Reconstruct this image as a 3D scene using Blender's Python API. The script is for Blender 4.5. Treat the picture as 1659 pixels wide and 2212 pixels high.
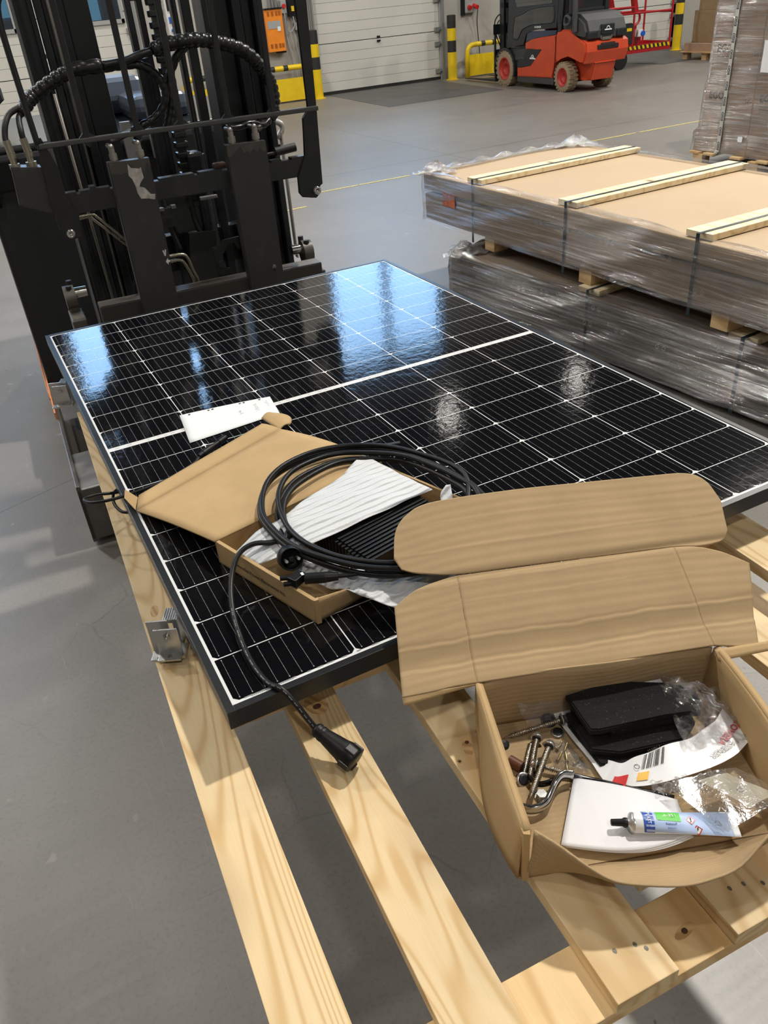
import bpy, bmesh, math, random
from mathutils import Vector, Matrix, Euler
random.seed(7)
for _o in list(bpy.data.objects): bpy.data.objects.remove(_o, do_unlink=True)
SC = bpy.context.scene
COL = SC.collection
PI = math.pi

# ------------------------------------------------------------------ camera
cd = bpy.data.cameras.new('camera')
cam = bpy.data.objects.new('camera', cd); COL.objects.link(cam)
_rx = (0.8842749, -0.4606785, -0.0763758); _ry = (-0.3097419, -0.4562487, -0.8342045); _rz = (0.3494537, 0.7613229, -0.5461407)
_m = Matrix(((_rx[0], -_ry[0], -_rz[0]), (_rx[1], -_ry[1], -_rz[1]), (_rx[2], -_ry[2], -_rz[2])))
cam.matrix_world = Matrix.Translation((-0.10362, -2.49858, 1.68192)) @ _m.to_4x4()
cd.sensor_fit = 'VERTICAL'; cd.sensor_height = 24.0; cd.lens = 1732.87 / 2212 * 24.0
cd.clip_start = 0.02; cd.clip_end = 200
SC.camera = cam

# ------------------------------------------------------------------ world, exposure
SKY = 6.6
w = bpy.data.worlds.new('world'); SC.world = w; w.use_nodes = True
_b = w.node_tree.nodes['Background']; _b.inputs[0].default_value = (0.40, 0.65, 1.0, 1); _b.inputs[1].default_value = SKY
vs = SC.view_settings
SC.display_settings.display_device = 'sRGB'
vs.view_transform = 'Standard'; vs.look = 'None'; vs.gamma = 1; vs.use_curve_mapping = False; vs.exposure = 0.24
try:
    SC.cycles.use_denoising = True; SC.cycles.max_bounces = 8; SC.cycles.transparent_max_bounces = 24
    SC.cycles.sample_clamp_indirect = 4; SC.cycles.caustics_reflective = False; SC.cycles.caustics_refractive = False
except Exception: pass

# high-bay lamps under the roof: (x, y, watts); their bodies are built further down with make_lamp
LAMP_Z = 8.0
LAMPS = [(4.2, -0.2, 500), (-3.2, -0.6, 50), (-0.6, -6.6, 120), (8.6, -6.6, 90), (9.6, 4.3, 340), (-1.2, 4.0, 140), (15.0, 5.2, 330),
         (11.2, 0.0, 200), (4.2, 10.6, 230), (7.9, 11.1, 6), (11.2, 10.9, 6), (16.5, 10.8, 250), (-3.4, 9.6, 300), (-7.0, 6.2, 240)]  # the last, far-left lamp is added to throw glints onto the pack film
# daylight portals go with the windows further down

# ------------------------------------------------------------------ materials
MATS = {}
class NT:
    def __init__(s, name):
        s.m = bpy.data.materials.new(name); s.m.use_nodes = True; s.t = s.m.node_tree; s.n = s.t.nodes; s.n.clear()
        s.out = s.n.new('ShaderNodeOutputMaterial')
    def new(s, typ, **kw):
        nd = s.n.new('ShaderNode' + typ)
        for k, v in kw.items():
            if k.startswith('i_'):
                key = k[2:]
                key = int(key) if key.isdigit() else key.replace('_', ' ')
                s.put(nd.inputs[key], v)
            else: setattr(nd, k, v)
        return nd
    def put(s, inp, v):
        if hasattr(v, 'is_linked') or hasattr(v, 'node'): s.t.links.new(v, inp)
        elif isinstance(v, (tuple, list)) and len(v) == 3 and inp.type == 'RGBA': inp.default_value = (*v, 1)
        else: inp.default_value = v
    def co(s, kind='Object', scale=(1, 1, 1), rot=(0, 0, 0), loc=(0, 0, 0)):
        tc = s.n.new('ShaderNodeTexCoord'); mp = s.n.new('ShaderNodeMapping')
        s.t.links.new(tc.outputs[kind], mp.inputs[0]); mp.inputs['Scale'].default_value = scale
        mp.inputs['Rotation'].default_value = rot; mp.inputs['Location'].default_value = loc
        return mp.outputs[0]
    def noise(s, vec, scale=5, detail=3, rough=.5, dist=0):
        return s.new('TexNoise', i_Vector=vec, i_Scale=scale, i_Detail=detail, i_Roughness=rough, i_Distortion=dist).outputs[0]
    def ramp(s, fac, stops):
        r = s.n.new('ShaderNodeValToRGB'); s.put(r.inputs[0], fac); e = r.color_ramp.elements
        while len(e) < len(stops): e.new(0.5)
        for i, (p, c) in enumerate(stops):
            e[i].position = p; e[i].color = (*c, 1) if isinstance(c, tuple) else (c, c, c, 1)
        return r.outputs[0]
    def math(s, op, a, b=0.0, c=0.0, clamp=False):
        nd = s.n.new('ShaderNodeMath'); nd.operation = op; nd.use_clamp = clamp
        s.put(nd.inputs[0], a); s.put(nd.inputs[1], b); s.put(nd.inputs[2], c); return nd.outputs[0]
    def mix(s, fac, a, b, mode='MIX'):
        nd = s.n.new('ShaderNodeMix'); nd.data_type = 'RGBA'; nd.blend_type = mode
        s.put(nd.inputs[0], fac); s.put(nd.inputs[6], a); s.put(nd.inputs[7], b); return nd.outputs[2]
    def bump(s, h, strength=.2, dist=.01):
        return s.new('Bump', i_Height=h, i_Strength=strength, i_Distance=dist).outputs[0]
    def bsdf(s, color, rough=.5, metal=0.0, normal=None, **kw):
        p = s.n.new('ShaderNodeBsdfPrincipled'); s.put(p.inputs['Base Color'], color); s.put(p.inputs['Roughness'], rough)
        s.put(p.inputs['Metallic'], metal)
        if normal is not None: s.put(p.inputs['Normal'], normal)
        for k, v in kw.items(): s.put(p.inputs[k.replace('_', ' ')], v)
        s.t.links.new(p.outputs[0], s.out.inputs[0]); return p

def plain(name, color, rough=.5, metal=0.0, var=.12, scale=30, bump=0.0, **kw):
    if name in MATS: return MATS[name]
    t = NT(name); v = t.co(); n = t.noise(v, scale, 3)
    lo = tuple(max(0, c * (1 - var)) for c in color); hi = tuple(min(1, c * (1 + var)) for c in color)
    col = t.ramp(n, [(.3, lo), (.7, hi)])
    t.bsdf(col, rough, metal, t.bump(n, bump, .002) if bump else None, **kw)
    MATS[name] = t.m; return t.m

def m_wood(name, light, dark, rot=(0, 0, 0), freq=8.0, seed=0.0, rough=.55, contrast=1.0):
    if name in MATS: return MATS[name]
    t = NT(name)
    v = t.co(scale=(7.5, .75, 7.5), rot=rot, loc=(seed, seed * .7, seed * .3))
    n = t.noise(v, 1.0, 1.5, .45, .35)
    a = t.math('MULTIPLY', n, freq * 2 * PI); sn = t.math('SINE', a)
    sn = t.math('MULTIPLY_ADD', sn, .5, .5); sn = t.math('POWER', sn, 3.0)
    v2 = t.co(scale=(420, 6, 420), rot=rot); f = t.noise(v2, 1.0, 3, .6)
    v3 = t.co(scale=(3, .6, 3), rot=rot); b = t.noise(v3, 1.0, 2)
    col = t.mix(t.math('MULTIPLY', sn, .85 * contrast), light, dark)
    col = t.mix(t.math('MULTIPLY', t.ramp(f, [(.45, 0.0), (.75, 1.0)]), .22), col, dark)
    col = t.mix(t.math('MULTIPLY', b, .25), col, tuple(c * .86 for c in light))
    # knots
    vk = t.co(scale=(5.2, 2.1, 5.2), rot=rot, loc=(seed + 3.1, 1.7, 0))
    vo = t.new('TexVoronoi', i_Vector=vk, i_Scale=1.0).outputs['Distance']
    col = t.mix(t.ramp(vo, [(.05, .9), (.10, .25), (.2, .0)]), col, (.16, .065, .022))
    t.bsdf(col, rough, 0, t.bump(t.math('ADD', sn, f), .12, .0012), Specular_IOR_Level=.35)
    MATS[name] = t.m; return t.m

def m_cardboard(name, color, line_scale=0.0, rot=(0, 0, 0), bumpy=.25):
    if name in MATS: return MATS[name]
    t = NT(name); v = t.co(rot=rot)
    n = t.noise(v, 9, 4, .6); f = t.noise(v, 900, 2, .6)
    vl = t.co(scale=(1.2, 1, 1), rot=rot)
    col = t.ramp(n, [(.25, tuple(c * .86 for c in color)), (.75, tuple(min(1, c * 1.1) for c in color))])
    col = t.mix(t.ramp(f, [(.3, .25), (.6, 0.0)]), col, tuple(c * .62 for c in color))
    h = t.math('MULTIPLY_ADD', f, .3, n)
    if line_scale:
        wv = t.new('TexWave', wave_type='BANDS', bands_direction='Y', i_Vector=vl, i_Scale=line_scale, i_Distortion=.3, i_Detail=2.0, i_Detail_Scale=.6).outputs[1]
        h = t.math('MULTIPLY_ADD', wv, .5, h)
        col = t.mix(t.math('MULTIPLY', wv, t.math('MULTIPLY', n, .42)), col, tuple(c * .7 for c in color))
    t.bsdf(col, .8, 0, t.bump(h, bumpy, .0016), Specular_IOR_Level=.2)
    MATS[name] = t.m; return t.m

def m_steel(name, color, rough=.35, metal=.6, wear=(.35, .32, .28), amt=.25, scale=18):
    if name in MATS: return MATS[name]
    t = NT(name); v = t.co(); n = t.noise(v, scale, 6, .65); v2 = t.co(scale=(1, 1, .12)); n2 = t.noise(v2, 60, 3)
    k = t.math('MULTIPLY', t.ramp(n, [(.52, 0.0), (.78, 1.0)]), t.ramp(n2, [(.4, .2), (.7, 1.0)]))
    col = t.mix(t.math('MULTIPLY', k, amt), color, wear)
    r = t.math('MULTIPLY_ADD', n2, .2, rough - .1)
    t.bsdf(col, r, metal, t.bump(n2, .06, .002)); MATS[name] = t.m; return t.m

def m_film(name, tint=(.9, .9, .93), amt=.22, rot=(0, 0, 0), stretch=(1.2, 1.2, 26), strength=1.0, rough=.13, dist=.02, base=.25, gloss=.95):
    # stretched packing film: a glossy clear skin with long wrinkles
    if name in MATS: return MATS[name]
    t = NT(name); v = t.co(scale=stretch, rot=rot); n = t.noise(v, 1.6, 5, .62, .4)
    v2 = t.co(scale=(stretch[0] * 3, stretch[1] * 3, stretch[2] * 2.2), rot=rot); n2 = t.noise(v2, 2.2, 4, .6, .3)
    h = t.math('ADD', n, t.math('MULTIPLY', n2, .5)); nb = t.bump(h, strength, dist)
    g = t.new('BsdfGlossy', i_Color=(gloss, gloss, gloss * 1.02), i_Roughness=rough, i_Normal=nb)
    d = t.new('BsdfDiffuse', i_Color=tint, i_Normal=nb)
    gd = t.new('MixShader', i_0=.25); t.t.links.new(g.outputs[0], gd.inputs[1]); t.t.links.new(d.outputs[0], gd.inputs[2])
    tr = t.new('BsdfTransparent')
    lw = t.new('LayerWeight', i_Blend=.35, i_Normal=nb).outputs[0]
    fac = t.math('ADD', t.math('MULTIPLY', lw, .5), t.math('MULTIPLY', t.ramp(n, [(.42, base), (.62, 1.0)]), amt), clamp=True)
    mx = t.new('MixShader', i_0=fac); t.t.links.new(tr.outputs[0], mx.inputs[1]); t.t.links.new(gd.outputs[0], mx.inputs[2])
    t.t.links.new(mx.outputs[0], t.out.inputs[0]); MATS[name] = t.m; return t.m

def m_glass(name, tint=(.9, .95, 1), refl=.12, rough=.02):
    if name in MATS: return MATS[name]
    t = NT(name); g = t.new('BsdfGlossy', i_Roughness=rough); tr = t.new('BsdfTransparent', i_Color=tint)
    fr = t.math('MULTIPLY', t.new('Fresnel', i_IOR=1.5).outputs[0], refl / .04, clamp=True)
    mx = t.new('MixShader', i_0=fr); t.t.links.new(tr.outputs[0], mx.inputs[1]); t.t.links.new(g.outputs[0], mx.inputs[2])
    t.t.links.new(mx.outputs[0], t.out.inputs[0]); MATS[name] = t.m; return t.m

def m_emit(name, color, strength):
    if name in MATS: return MATS[name]
    t = NT(name); e = t.new('Emission', i_Color=color, i_Strength=strength); t.t.links.new(e.outputs[0], t.out.inputs[0]); MATS[name] = t.m; return t.m

def m_floor():
    t = NT('concrete_floor'); v = t.co()
    big = t.noise(v, .55, 4, .55); mid = t.noise(v, 5, 5, .6, .3); fine = t.noise(v, 90, 3, .6)
    scr = t.noise(t.co(scale=(2, 40, 1), rot=(0, 0, .5)), 1.3, 4, .6); drag = t.noise(t.co(scale=(.35, 3.2, 1)), 1.0, 4, .6)
    base = t.ramp(big, [(.3, (.152, .139, .121)), (.7, (.205, .190, .169))])
    col = t.mix(t.math('MULTIPLY', t.ramp(mid, [(.35, 0.0), (.75, 1.0)]), .35), base, (.26, .243, .22))
    col = t.mix(t.math('MULTIPLY', t.ramp(fine, [(.3, 1.0), (.5, 0.0)]), .35), col, (.10, .09, .08))
    col = t.mix(t.math('MULTIPLY', t.ramp(drag, [(.5, 0.0), (.8, 1.0)]), .3), col, (.12, .108, .095))
    spot = t.noise(v, 14, 2, .4, .2); col = t.mix(t.ramp(spot, [(.72, 0.0), (.76, .5)]), col, (.35, .33, .30))
    s1 = t.noise(t.co(scale=(60, 1.3, 1), rot=(0, 0, .35)), 1.0, 4, .75, .6); s2 = t.noise(t.co(scale=(1.6, 55, 1), rot=(0, 0, .6)), 1.0, 4, .75, .6)
    col = t.mix(t.math('MULTIPLY', t.ramp(s1, [(.66, 0.0), (.72, 1.0)]), .30), col, (.42, .40, .37)); col = t.mix(t.math('MULTIPLY', t.ramp(s2, [(.66, 0.0), (.72, 1.0)]), .35), col, (.085, .078, .07))
    dk = t.noise(v, 23, 2, .5, .3); col = t.mix(t.ramp(dk, [(.20, .8), (.235, 0.0)]), col, (.05, .045, .04))
    # hairline cracks
    vv = t.new('VectorMath', operation='ADD'); t.t.links.new(t.co(scale=(1, 1, 1)), vv.inputs[0])
    nz = t.new('TexNoise', i_Vector=v, i_Scale=4.0, i_Detail=4.0); sc_ = t.new('VectorMath', operation='SCALE'); t.t.links.new(nz.outputs[1], sc_.inputs[0]); sc_.inputs['Scale'].default_value = .14; t.t.links.new(sc_.outputs[0], vv.inputs[1])
    vr = t.new('TexVoronoi', feature='DISTANCE_TO_EDGE', i_Vector=vv.outputs[0], i_Scale=3.2).outputs[0]
    ck = t.math('MULTIPLY', t.ramp(vr, [(.0, 1.0), (.012, 0.0)]), t.ramp(t.noise(v, 1.7, 2), [(.5, 0.0), (.62, 1.0)]))
    col = t.mix(t.math('MULTIPLY', ck, .45), col, (.07, .062, .055))
    # saw-cut joints
    sx = t.new('SeparateXYZ'); t.t.links.new(t.co(), sx.inputs[0])
    def cut(e, w_=.006): return t.math('LESS_THAN', t.math('ABSOLUTE', e), w_)
    j1 = cut(t.math('SUBTRACT', sx.outputs[1], t.math('MULTIPLY_ADD', sx.outputs[0], .357, .86)), .004)
    j2 = cut(t.math('SUBTRACT', sx.outputs[1], 6.15), .012); j3 = cut(t.math('SUBTRACT', sx.outputs[0], 5.1), .008)
    j = t.math('MAXIMUM', t.math('MULTIPLY', j1, t.math('LESS_THAN', sx.outputs[0], 1.2)), t.math('MAXIMUM', j2, j3))
    col = t.mix(t.math('MULTIPLY', j, .6), col, (.05, .045, .04))
    r = t.math('ADD', t.math('MULTIPLY', mid, .12), .34); r = t.math('ADD', r, t.math('MULTIPLY', scr, .08))
    t.bsdf(col, r, 0, t.bump(t.math('ADD', t.math('MULTIPLY', fine, .2), scr), .06, .004), Specular_IOR_Level=.85); return t.m

def m_panel_cell(name, color, rough=.35, spec=.3):
    # everything under the module's patterned glass: a thin wavy clear coat over it
    t = NT(name); v = t.co(); n = t.noise(v, 48, 3, .55, .2); n2 = t.noise(t.co(), 420, 2)
    nb = t.bump(t.math('MULTIPLY_ADD', n2, .12, n), .075, .004)
    p = t.bsdf(color, .7, 0, None, Specular_IOR_Level=0.0, Coat_Weight=1.0, Coat_Roughness=.075, Coat_IOR=1.5)
    t.put(p.inputs['Coat Normal'], nb); return t.m

# ------------------------------------------------------------------ geometry helpers
WM = {}
def F2(th, ox=0.0, oy=0.0, oz=0.0): return Matrix.Translation((ox, oy, oz)) @ Matrix.Rotation(th, 4, 'Z')
I4 = Matrix.Identity(4)

class B:
    """collects simple shapes; link() turns them into ONE mesh object"""
    def __init__(s, frame=I4): s.bm = bmesh.new(); s.f = frame
    def box(s, x0, x1, y0, y1, z0, z1, bev=0.0, m=0, rot=None):
        bm = s.bm
        r = bmesh.ops.create_cube(bm, size=1.0)
        c = Vector(((x0 + x1) / 2, (y0 + y1) / 2, (z0 + z1) / 2))
        M = Matrix.Translation(c) @ (rot if rot is not None else I4) @ Matrix.Diagonal((abs(x1 - x0), abs(y1 - y0), abs(z1 - z0), 1))
        bmesh.ops.transform(bm, matrix=M, verts=r['verts'])
        fs = {f for v in r['verts'] for f in v.link_faces}
        for f in fs: f.material_index = m
        if bev > 0:
            es = {e for v in r['verts'] for e in v.link_edges}
            q = bmesh.ops.bevel(bm, geom=list(es), offset=bev, segments=2, affect='EDGES', profile=.6)
            for f in q['faces']: f.material_index = m
        return s
    def cyl(s, p0, p1, r0, r1=None, n=20, m=0, caps=True):
        p0 = Vector(p0); p1 = Vector(p1); d = p1 - p0; r1 = r0 if r1 is None else r1
        q = bmesh.ops.create_cone(s.bm, cap_ends=caps, segments=n, radius1=r0, radius2=r1, depth=d.length)
        M = Matrix.Translation((p0 + p1) / 2) @ d.to_track_quat('Z', 'Y').to_matrix().to_4x4()
        bmesh.ops.transform(s.bm, matrix=M, verts=q['verts'])
        for f in {f for v in q['verts'] for f in v.link_faces}:
            f.material_index = m; f.smooth = len(f.verts) == 4
            if n != 4 and len(f.verts) != 4:
                for e in f.edges: e.smooth = False
        return s
    def sph(s, c, r, m=0, sc=(1, 1, 1), n=14):
        q = bmesh.ops.create_uvsphere(s.bm, u_segments=n, v_segments=n // 2 + 1, radius=r)
        bmesh.ops.transform(s.bm, matrix=Matrix.Translation(c) @ Matrix.Diagonal((*sc, 1)), verts=q['verts'])
        for f in {f for v in q['verts'] for f in v.link_faces}: f.material_index = m; f.smooth = True
        return s
    def tube(s, pts, r, n=10, sub=5, m=0, closed=False, flat=None, rib=0.0):
        P = smooth(pts, sub, closed) if sub > 1 else [Vector(p) for p in pts]
        N = len(P); rings = []; up = Vector((0, 0, 1)); prev = None
        for i, p in enumerate(P):
            a = P[(i - 1) % N] if (closed or i > 0) else P[0]; b = P[(i + 1) % N] if (closed or i < N - 1) else P[-1]
            t = (b - a).normalized()
            if prev is None:
                x = t.cross(up); x = x if x.length > 1e-3 else t.cross(Vector((1, 0, 0)))
            else: x = prev - t * prev.dot(t)
            x.normalize(); y = t.cross(x); prev = x
            rr = (r[i * (len(r) - 1) // max(1, N - 1)] if isinstance(r, (list, tuple)) else r)
            if rib: rr = rr * (1 - rib * 1.6 * (i % 4 == 0))
            fx, fy = flat if flat else (1, 1)
            rings.append([s.bm.verts.new(p + (x * math.cos(2 * PI * k / n) * fx + y * math.sin(2 * PI * k / n) * fy) * rr) for k in range(n)])
        L = N if closed else N - 1
        for i in range(L):
            A = rings[i]; C = rings[(i + 1) % N]
            for k in range(n):
                f = s.bm.faces.new((A[k], A[(k + 1) % n], C[(k + 1) % n], C[k])); f.smooth = True; f.material_index = m
        if not closed:
            f = s.bm.faces.new(rings[0][::-1]); f.material_index = m; f = s.bm.faces.new(rings[-1]); f.material_index = m
        return s
    def prism(s, pts, a0, a1, axis='Y', m=0, bev=0.0):
        # pts: 2D outline; axis: extrusion direction
        def mk(u, v, a):
            return {'Y': (u, a, v), 'X': (a, u, v), 'Z': (u, v, a)}[axis]
        A = [s.bm.verts.new(mk(u, v, a0)) for u, v in pts]; C = [s.bm.verts.new(mk(u, v, a1)) for u, v in pts]
        fs = [s.bm.faces.new(A), s.bm.faces.new(C[::-1])]
        n = len(pts)
        for i in range(n): fs.append(s.bm.faces.new((A[i], C[i], C[(i + 1) % n], A[(i + 1) % n])))
        for f in fs: f.material_index = m
        if bev > 0:
            es = list({e for f in fs[:2] for e in f.edges})
            q = bmesh.ops.bevel(s.bm, geom=es, offset=bev, segments=2, affect='EDGES')
            for f in q['faces']: f.material_index = m
        return s
    def poly(s, pts, m=0):
        f = s.bm.faces.new([s.bm.verts.new(p) for p in pts]); f.material_index = m; return s
    def slab(s, pts, nrm, th, m=0):
        # a 3D outline thickened along nrm
        nrm = Vector(nrm).normalized() * th
        A = [s.bm.verts.new(p) for p in pts]; C = [s.bm.verts.new(Vector(p) + nrm) for p in pts]; n = len(pts)
        fs = [s.bm.faces.new(A[::-1]), s.bm.faces.new(C)]
        for i in range(n): fs.append(s.bm.faces.new((A[i], A[(i + 1) % n], C[(i + 1) % n], C[i])))
        for f in fs: f.material_index = m
        return s
    def grid(s, fn, nu, nv, m=0, th=0.0):
        V = [[s.bm.verts.new(fn(i / nu, j / nv)) for j in range(nv + 1)] for i in range(nu + 1)]
        for i in range(nu):
            for j in range(nv):
                f = s.bm.faces.new((V[i][j], V[i + 1][j], V[i + 1][j + 1], V[i][j + 1])); f.smooth = True; f.material_index = m
        return s
    def lathe(s, prof, M=I4, n=20, m=0):
        # prof: (radius, height) along local Z, placed by M
        R = [[s.bm.verts.new(M @ Vector((r * math.cos(2 * PI * k / n), r * math.sin(2 * PI * k / n), h))) for k in range(n)] for r, h in prof]
        for i in range(len(R) - 1):
            for k in range(n):
                f = s.bm.faces.new((R[i][k], R[i][(k + 1) % n], R[i + 1][(k + 1) % n], R[i + 1][k])); f.smooth = True; f.material_index = m
        if tuple(prof[0]) != tuple(prof[-1]):
            for rr, ii in ((R[0][::-1], 0), (R[-1], -1)):
                if prof[ii][0] > 1e-5:
                    f = s.bm.faces.new(rr); f.material_index = m
                    for e in f.edges: e.smooth = False
        return s

def smooth(pts, sub=5, closed=False):
    P = [Vector(p) for p in pts]; N = len(P); out = []
    if N < 3 and not closed: return P
    rng = range(N if closed else N - 1)
    for i in rng:
        p0 = P[(i - 1) % N] if (closed or i > 0) else P[0] * 2 - P[1]
        p1 = P[i]; p2 = P[(i + 1) % N]; p3 = P[(i + 2) % N] if (closed or i < N - 2) else P[-1] * 2 - P[-2]
        for k in range(sub):
            t = k / sub
            out.append(.5 * ((2 * p1) + (-p0 + p2) * t + (2 * p0 - 5 * p1 + 4 * p2 - p3) * t * t + (-p0 + 3 * p1 - 3 * p2 + p3) * t ** 3))
    if not closed: out.append(P[-1])
    return out

def part(name, b, mats, parent, solid=0.0, sub=0):
    """link b as one mesh object under parent (vertices given in b's frame)"""
    Wp = WM[parent.name]
    b.bm.transform(Wp.inverted() @ b.f)
    bmesh.ops.recalc_face_normals(b.bm, faces=b.bm.faces)
    me = bpy.data.meshes.new(name); b.bm.to_mesh(me); b.bm.free()
    for m in (mats if isinstance(mats, (list, tuple)) else [mats]): me.materials.append(m)
    o = bpy.data.objects.new(name, me); COL.objects.link(o); o.parent = parent; WM[o.name] = Wp
    mods(o, solid, sub); return o
def split_parts(name, b, mats, parent):
    """one part per separate piece of b"""
    todo = set(b.bm.verts); out = []
    while todo:
        st = [todo.pop()]; isl = set(st)
        while st:
            v = st.pop()
            for e in v.link_edges:
                o_ = e.other_vert(v)
                if o_ in todo: todo.discard(o_); isl.add(o_); st.append(o_)
        out.append(isl)
    for isl in out:
        c = B(b.f); mp = {v: c.bm.verts.new(v.co) for v in isl}
        for f in {f for v in isl for f in v.link_faces}:
            nf = c.bm.faces.new([mp[v] for v in f.verts]); nf.smooth = f.smooth; nf.material_index = f.material_index
        part(name, c, mats, parent)
    b.bm.free()
def mods(o, solid, sub):
    if solid:
        md = o.modifiers.new('thickness', 'SOLIDIFY'); md.thickness = solid; md.offset = 0
    if sub:
        md = o.modifiers.new('smooth', 'SUBSURF'); md.levels = sub; md.render_levels = sub
def tag(o, label, cat, group=None, kind=None):
    if label: o['label'] = label
    if cat: o['category'] = cat
    if group: o['group'] = group
    if kind: o['kind'] = kind
    return o
def thing(name, label, cat, loc=(0, 0, 0), rz=0.0, group=None):
    o = bpy.data.objects.new(name, None); COL.objects.link(o); o.location = loc; o.rotation_euler = (0, 0, rz)
    o.empty_display_size = .05; WM[o.name] = F2(rz, *loc); return tag(o, label, cat, group)
def solo(name, b, mats, label=None, cat=None, group=None, kind=None, solid=0.0, sub=0):
    """a thing (or a piece of the setting) that is a single mesh; its origin goes to its base"""
    b.bm.transform(b.f); bmesh.ops.recalc_face_normals(b.bm, faces=b.bm.faces)
    vs_ = [v.co for v in b.bm.verts]
    c = Vector(((min(v.x for v in vs_) + max(v.x for v in vs_)) / 2, (min(v.y for v in vs_) + max(v.y for v in vs_)) / 2, min(v.z for v in vs_)))
    if kind == 'structure': c = Vector((0, 0, 0))
    b.bm.transform(Matrix.Translation(-c))
    me = bpy.data.meshes.new(name); b.bm.to_mesh(me); b.bm.free()
    for m in (mats if isinstance(mats, (list, tuple)) else [mats]): me.materials.append(m)
    o = bpy.data.objects.new(name, me); COL.objects.link(o); o.location = c; WM[o.name] = Matrix.Translation(c)
    mods(o, solid, sub); return tag(o, label, cat, group, kind)
def struct(name, b, mats): return solo(name, b, mats, kind='structure')
def text_bm(body, size, M, depth=.0002, align='CENTER', bold=0.0):
    cu = bpy.data.curves.new('t', 'FONT'); cu.body = body; cu.size = size; cu.extrude = depth; cu.align_x = align; cu.align_y = 'CENTER'; cu.offset = bold
    cu.resolution_u = 2
    ob = bpy.data.objects.new('t', cu); me = bpy.data.meshes.new_from_object(ob)
    b = B(); b.bm.from_mesh(me); b.bm.transform(M)
    bpy.data.objects.remove(ob); bpy.data.curves.remove(cu); bpy.data.meshes.remove(me); return b
def plane_m(o, u, v):
    """matrix: text x along u, text y along v, at o"""
    u = Vector(u).normalized(); n = u.cross(Vector(v)).normalized(); v = n.cross(u)
    return Matrix.Translation(o) @ Matrix((u, v, n)).transposed().to_4x4()
def clone(root, M, label=None, group=None):
    """copy a thing with its parts and sub-parts; M is its new world matrix"""
    r = root.copy(); COL.objects.link(r); r.matrix_world = M; WM[r.name] = M
    if label: r['label'] = label
    if group: r['group'] = group
    for ch in [c for c in list(COL.objects) if c.parent == root]:
        c = ch.copy(); COL.objects.link(c); c.parent = r; WM[c.name] = M
        for g in [x for x in list(COL.objects) if x.parent == ch]:
            d = g.copy(); COL.objects.link(d); d.parent = c; WM[d.name] = M
    return r

# common materials
BLK = m_steel('black_painted_steel', (.014, .015, .0165), .42, 0, (.09, .085, .08), .22)
BLKW = m_steel('worn_black_steel', (.024, .025, .026), .42, 0, (.12, .105, .09), .35, 9)
IRON = m_steel('dull_grey_steel', (.19, .175, .155), .5, .5, (.3, .26, .2), .4)
CHR = m_steel('bright_steel', (.62, .61, .58), .16, 1.0, (.5, .45, .4), .1)
ALU = m_steel('aluminium', (.62, .62, .61), .3, .9, (.5, .5, .5), .1, 40)
RUB = plain('black_rubber', (.010, .010, .011), .5, 0, .3, 60)
PLB = plain('black_plastic', (.007, .0075, .0085), .4, 0, .2, 40, Specular_IOR_Level=.28)
YEL = plain('safety_yellow_paint', (.80, .56, .012), .38, 0, .08, 6)
YBK = plain('matt_black_paint', (.02, .02, .02), .5, 0, .2, 10)
WHITE = plain('white_plastic', (.75, .75, .74), .4, 0, .04, 6)
GREYP = plain('grey_plastic', (.36, .37, .37), .45, 0, .05, 6)
INK = plain('black_print', (.03, .028, .026), .6, 0, .1, 10)
INKG = plain('faded_print', (.16, .12, .085), .6, 0, .1, 10)
PAPER = plain('white_paper', (.80, .82, .83), .6, 0, .02, 5)
ORNG = plain('orange_sheet_metal', (.85, .26, .02), .4, 0, .06, 6)
REDM = plain('dark_red_paint', (.38, .012, .018), .32, 0, .1, 8)
LRED = plain('orange_red_paint', (.56, .068, .026), .33, 0, .08, 5)
BLUE = plain('socket_blue', (.01, .10, .55), .35, 0, .05, 5)
REDS = plain('socket_red', (.55, .02, .02), .35, 0, .05, 5)
GREEN = plain('label_green', (.10, .55, .06), .4, 0, .03, 5)
PINE_L, PINE_D = (.81, .625, .365), (.60, .385, .165)
WOODS = [m_wood('pine_board_%s' % c, (PINE_L[0] * k, PINE_L[1] * k, PINE_L[2] * k), PINE_D, (0, 0, 0), fr, sd) for c, k, fr, sd in
         (('warm', 1.0, 25, .3), ('pale', 1.03, 19.0, 4.1), ('knotty', .95, 28, 8.7))]
WOODX = m_wood('pine_crossboard', (.84, .61, .32), (.62, .38, .15), (0, 0, PI / 2), 9.0, 2.2)
ROUGHW = m_wood('sawn_timber', (.70, .50, .27), (.46, .28, .12), (0, 0, PI / 2), 5.0, 6.0, .75)
# ================================================================== THE HALL
YW = 13.6
b = B(); b.poly([(-9, -9, 0), (24, -9, 0), (24, YW + .3, 0), (-9, YW + .3, 0)]); struct('floor', b, m_floor())
WALLM = plain('painted_wall', (.42, .405, .37), .7, 0, .05, 1.5)
HX = [(-5.0, -2.0), (.95, 3.66), (6.55, 9.3), (12.15, 14.9), (17.75, 20.5)]
WZ0, WZ1 = 4.0, 7.5
DOORS = [(.6, 3.45), (6.73, 9.49), (12.55, 15.72)]
b = B()
xs = sorted({-9.0, 24.0} | {v for h in HX for v in h} | {v for d in DOORS for v in d})
for i in range(len(xs) - 1):
    a, c = xs[i], xs[i + 1]; mid = (a + c) / 2
    dz = 3.9 if any(d[0] < mid < d[1] for d in DOORS) else 0.0
    if any(h[0] < mid < h[1] for h in HX):
        b.box(a, c, YW, YW + .25, dz, WZ0); b.box(a, c, YW, YW + .25, WZ1, 9)
    else: b.box(a, c, YW, YW + .25, dz, 9)
struct('wall_back', b, WALLM)
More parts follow.
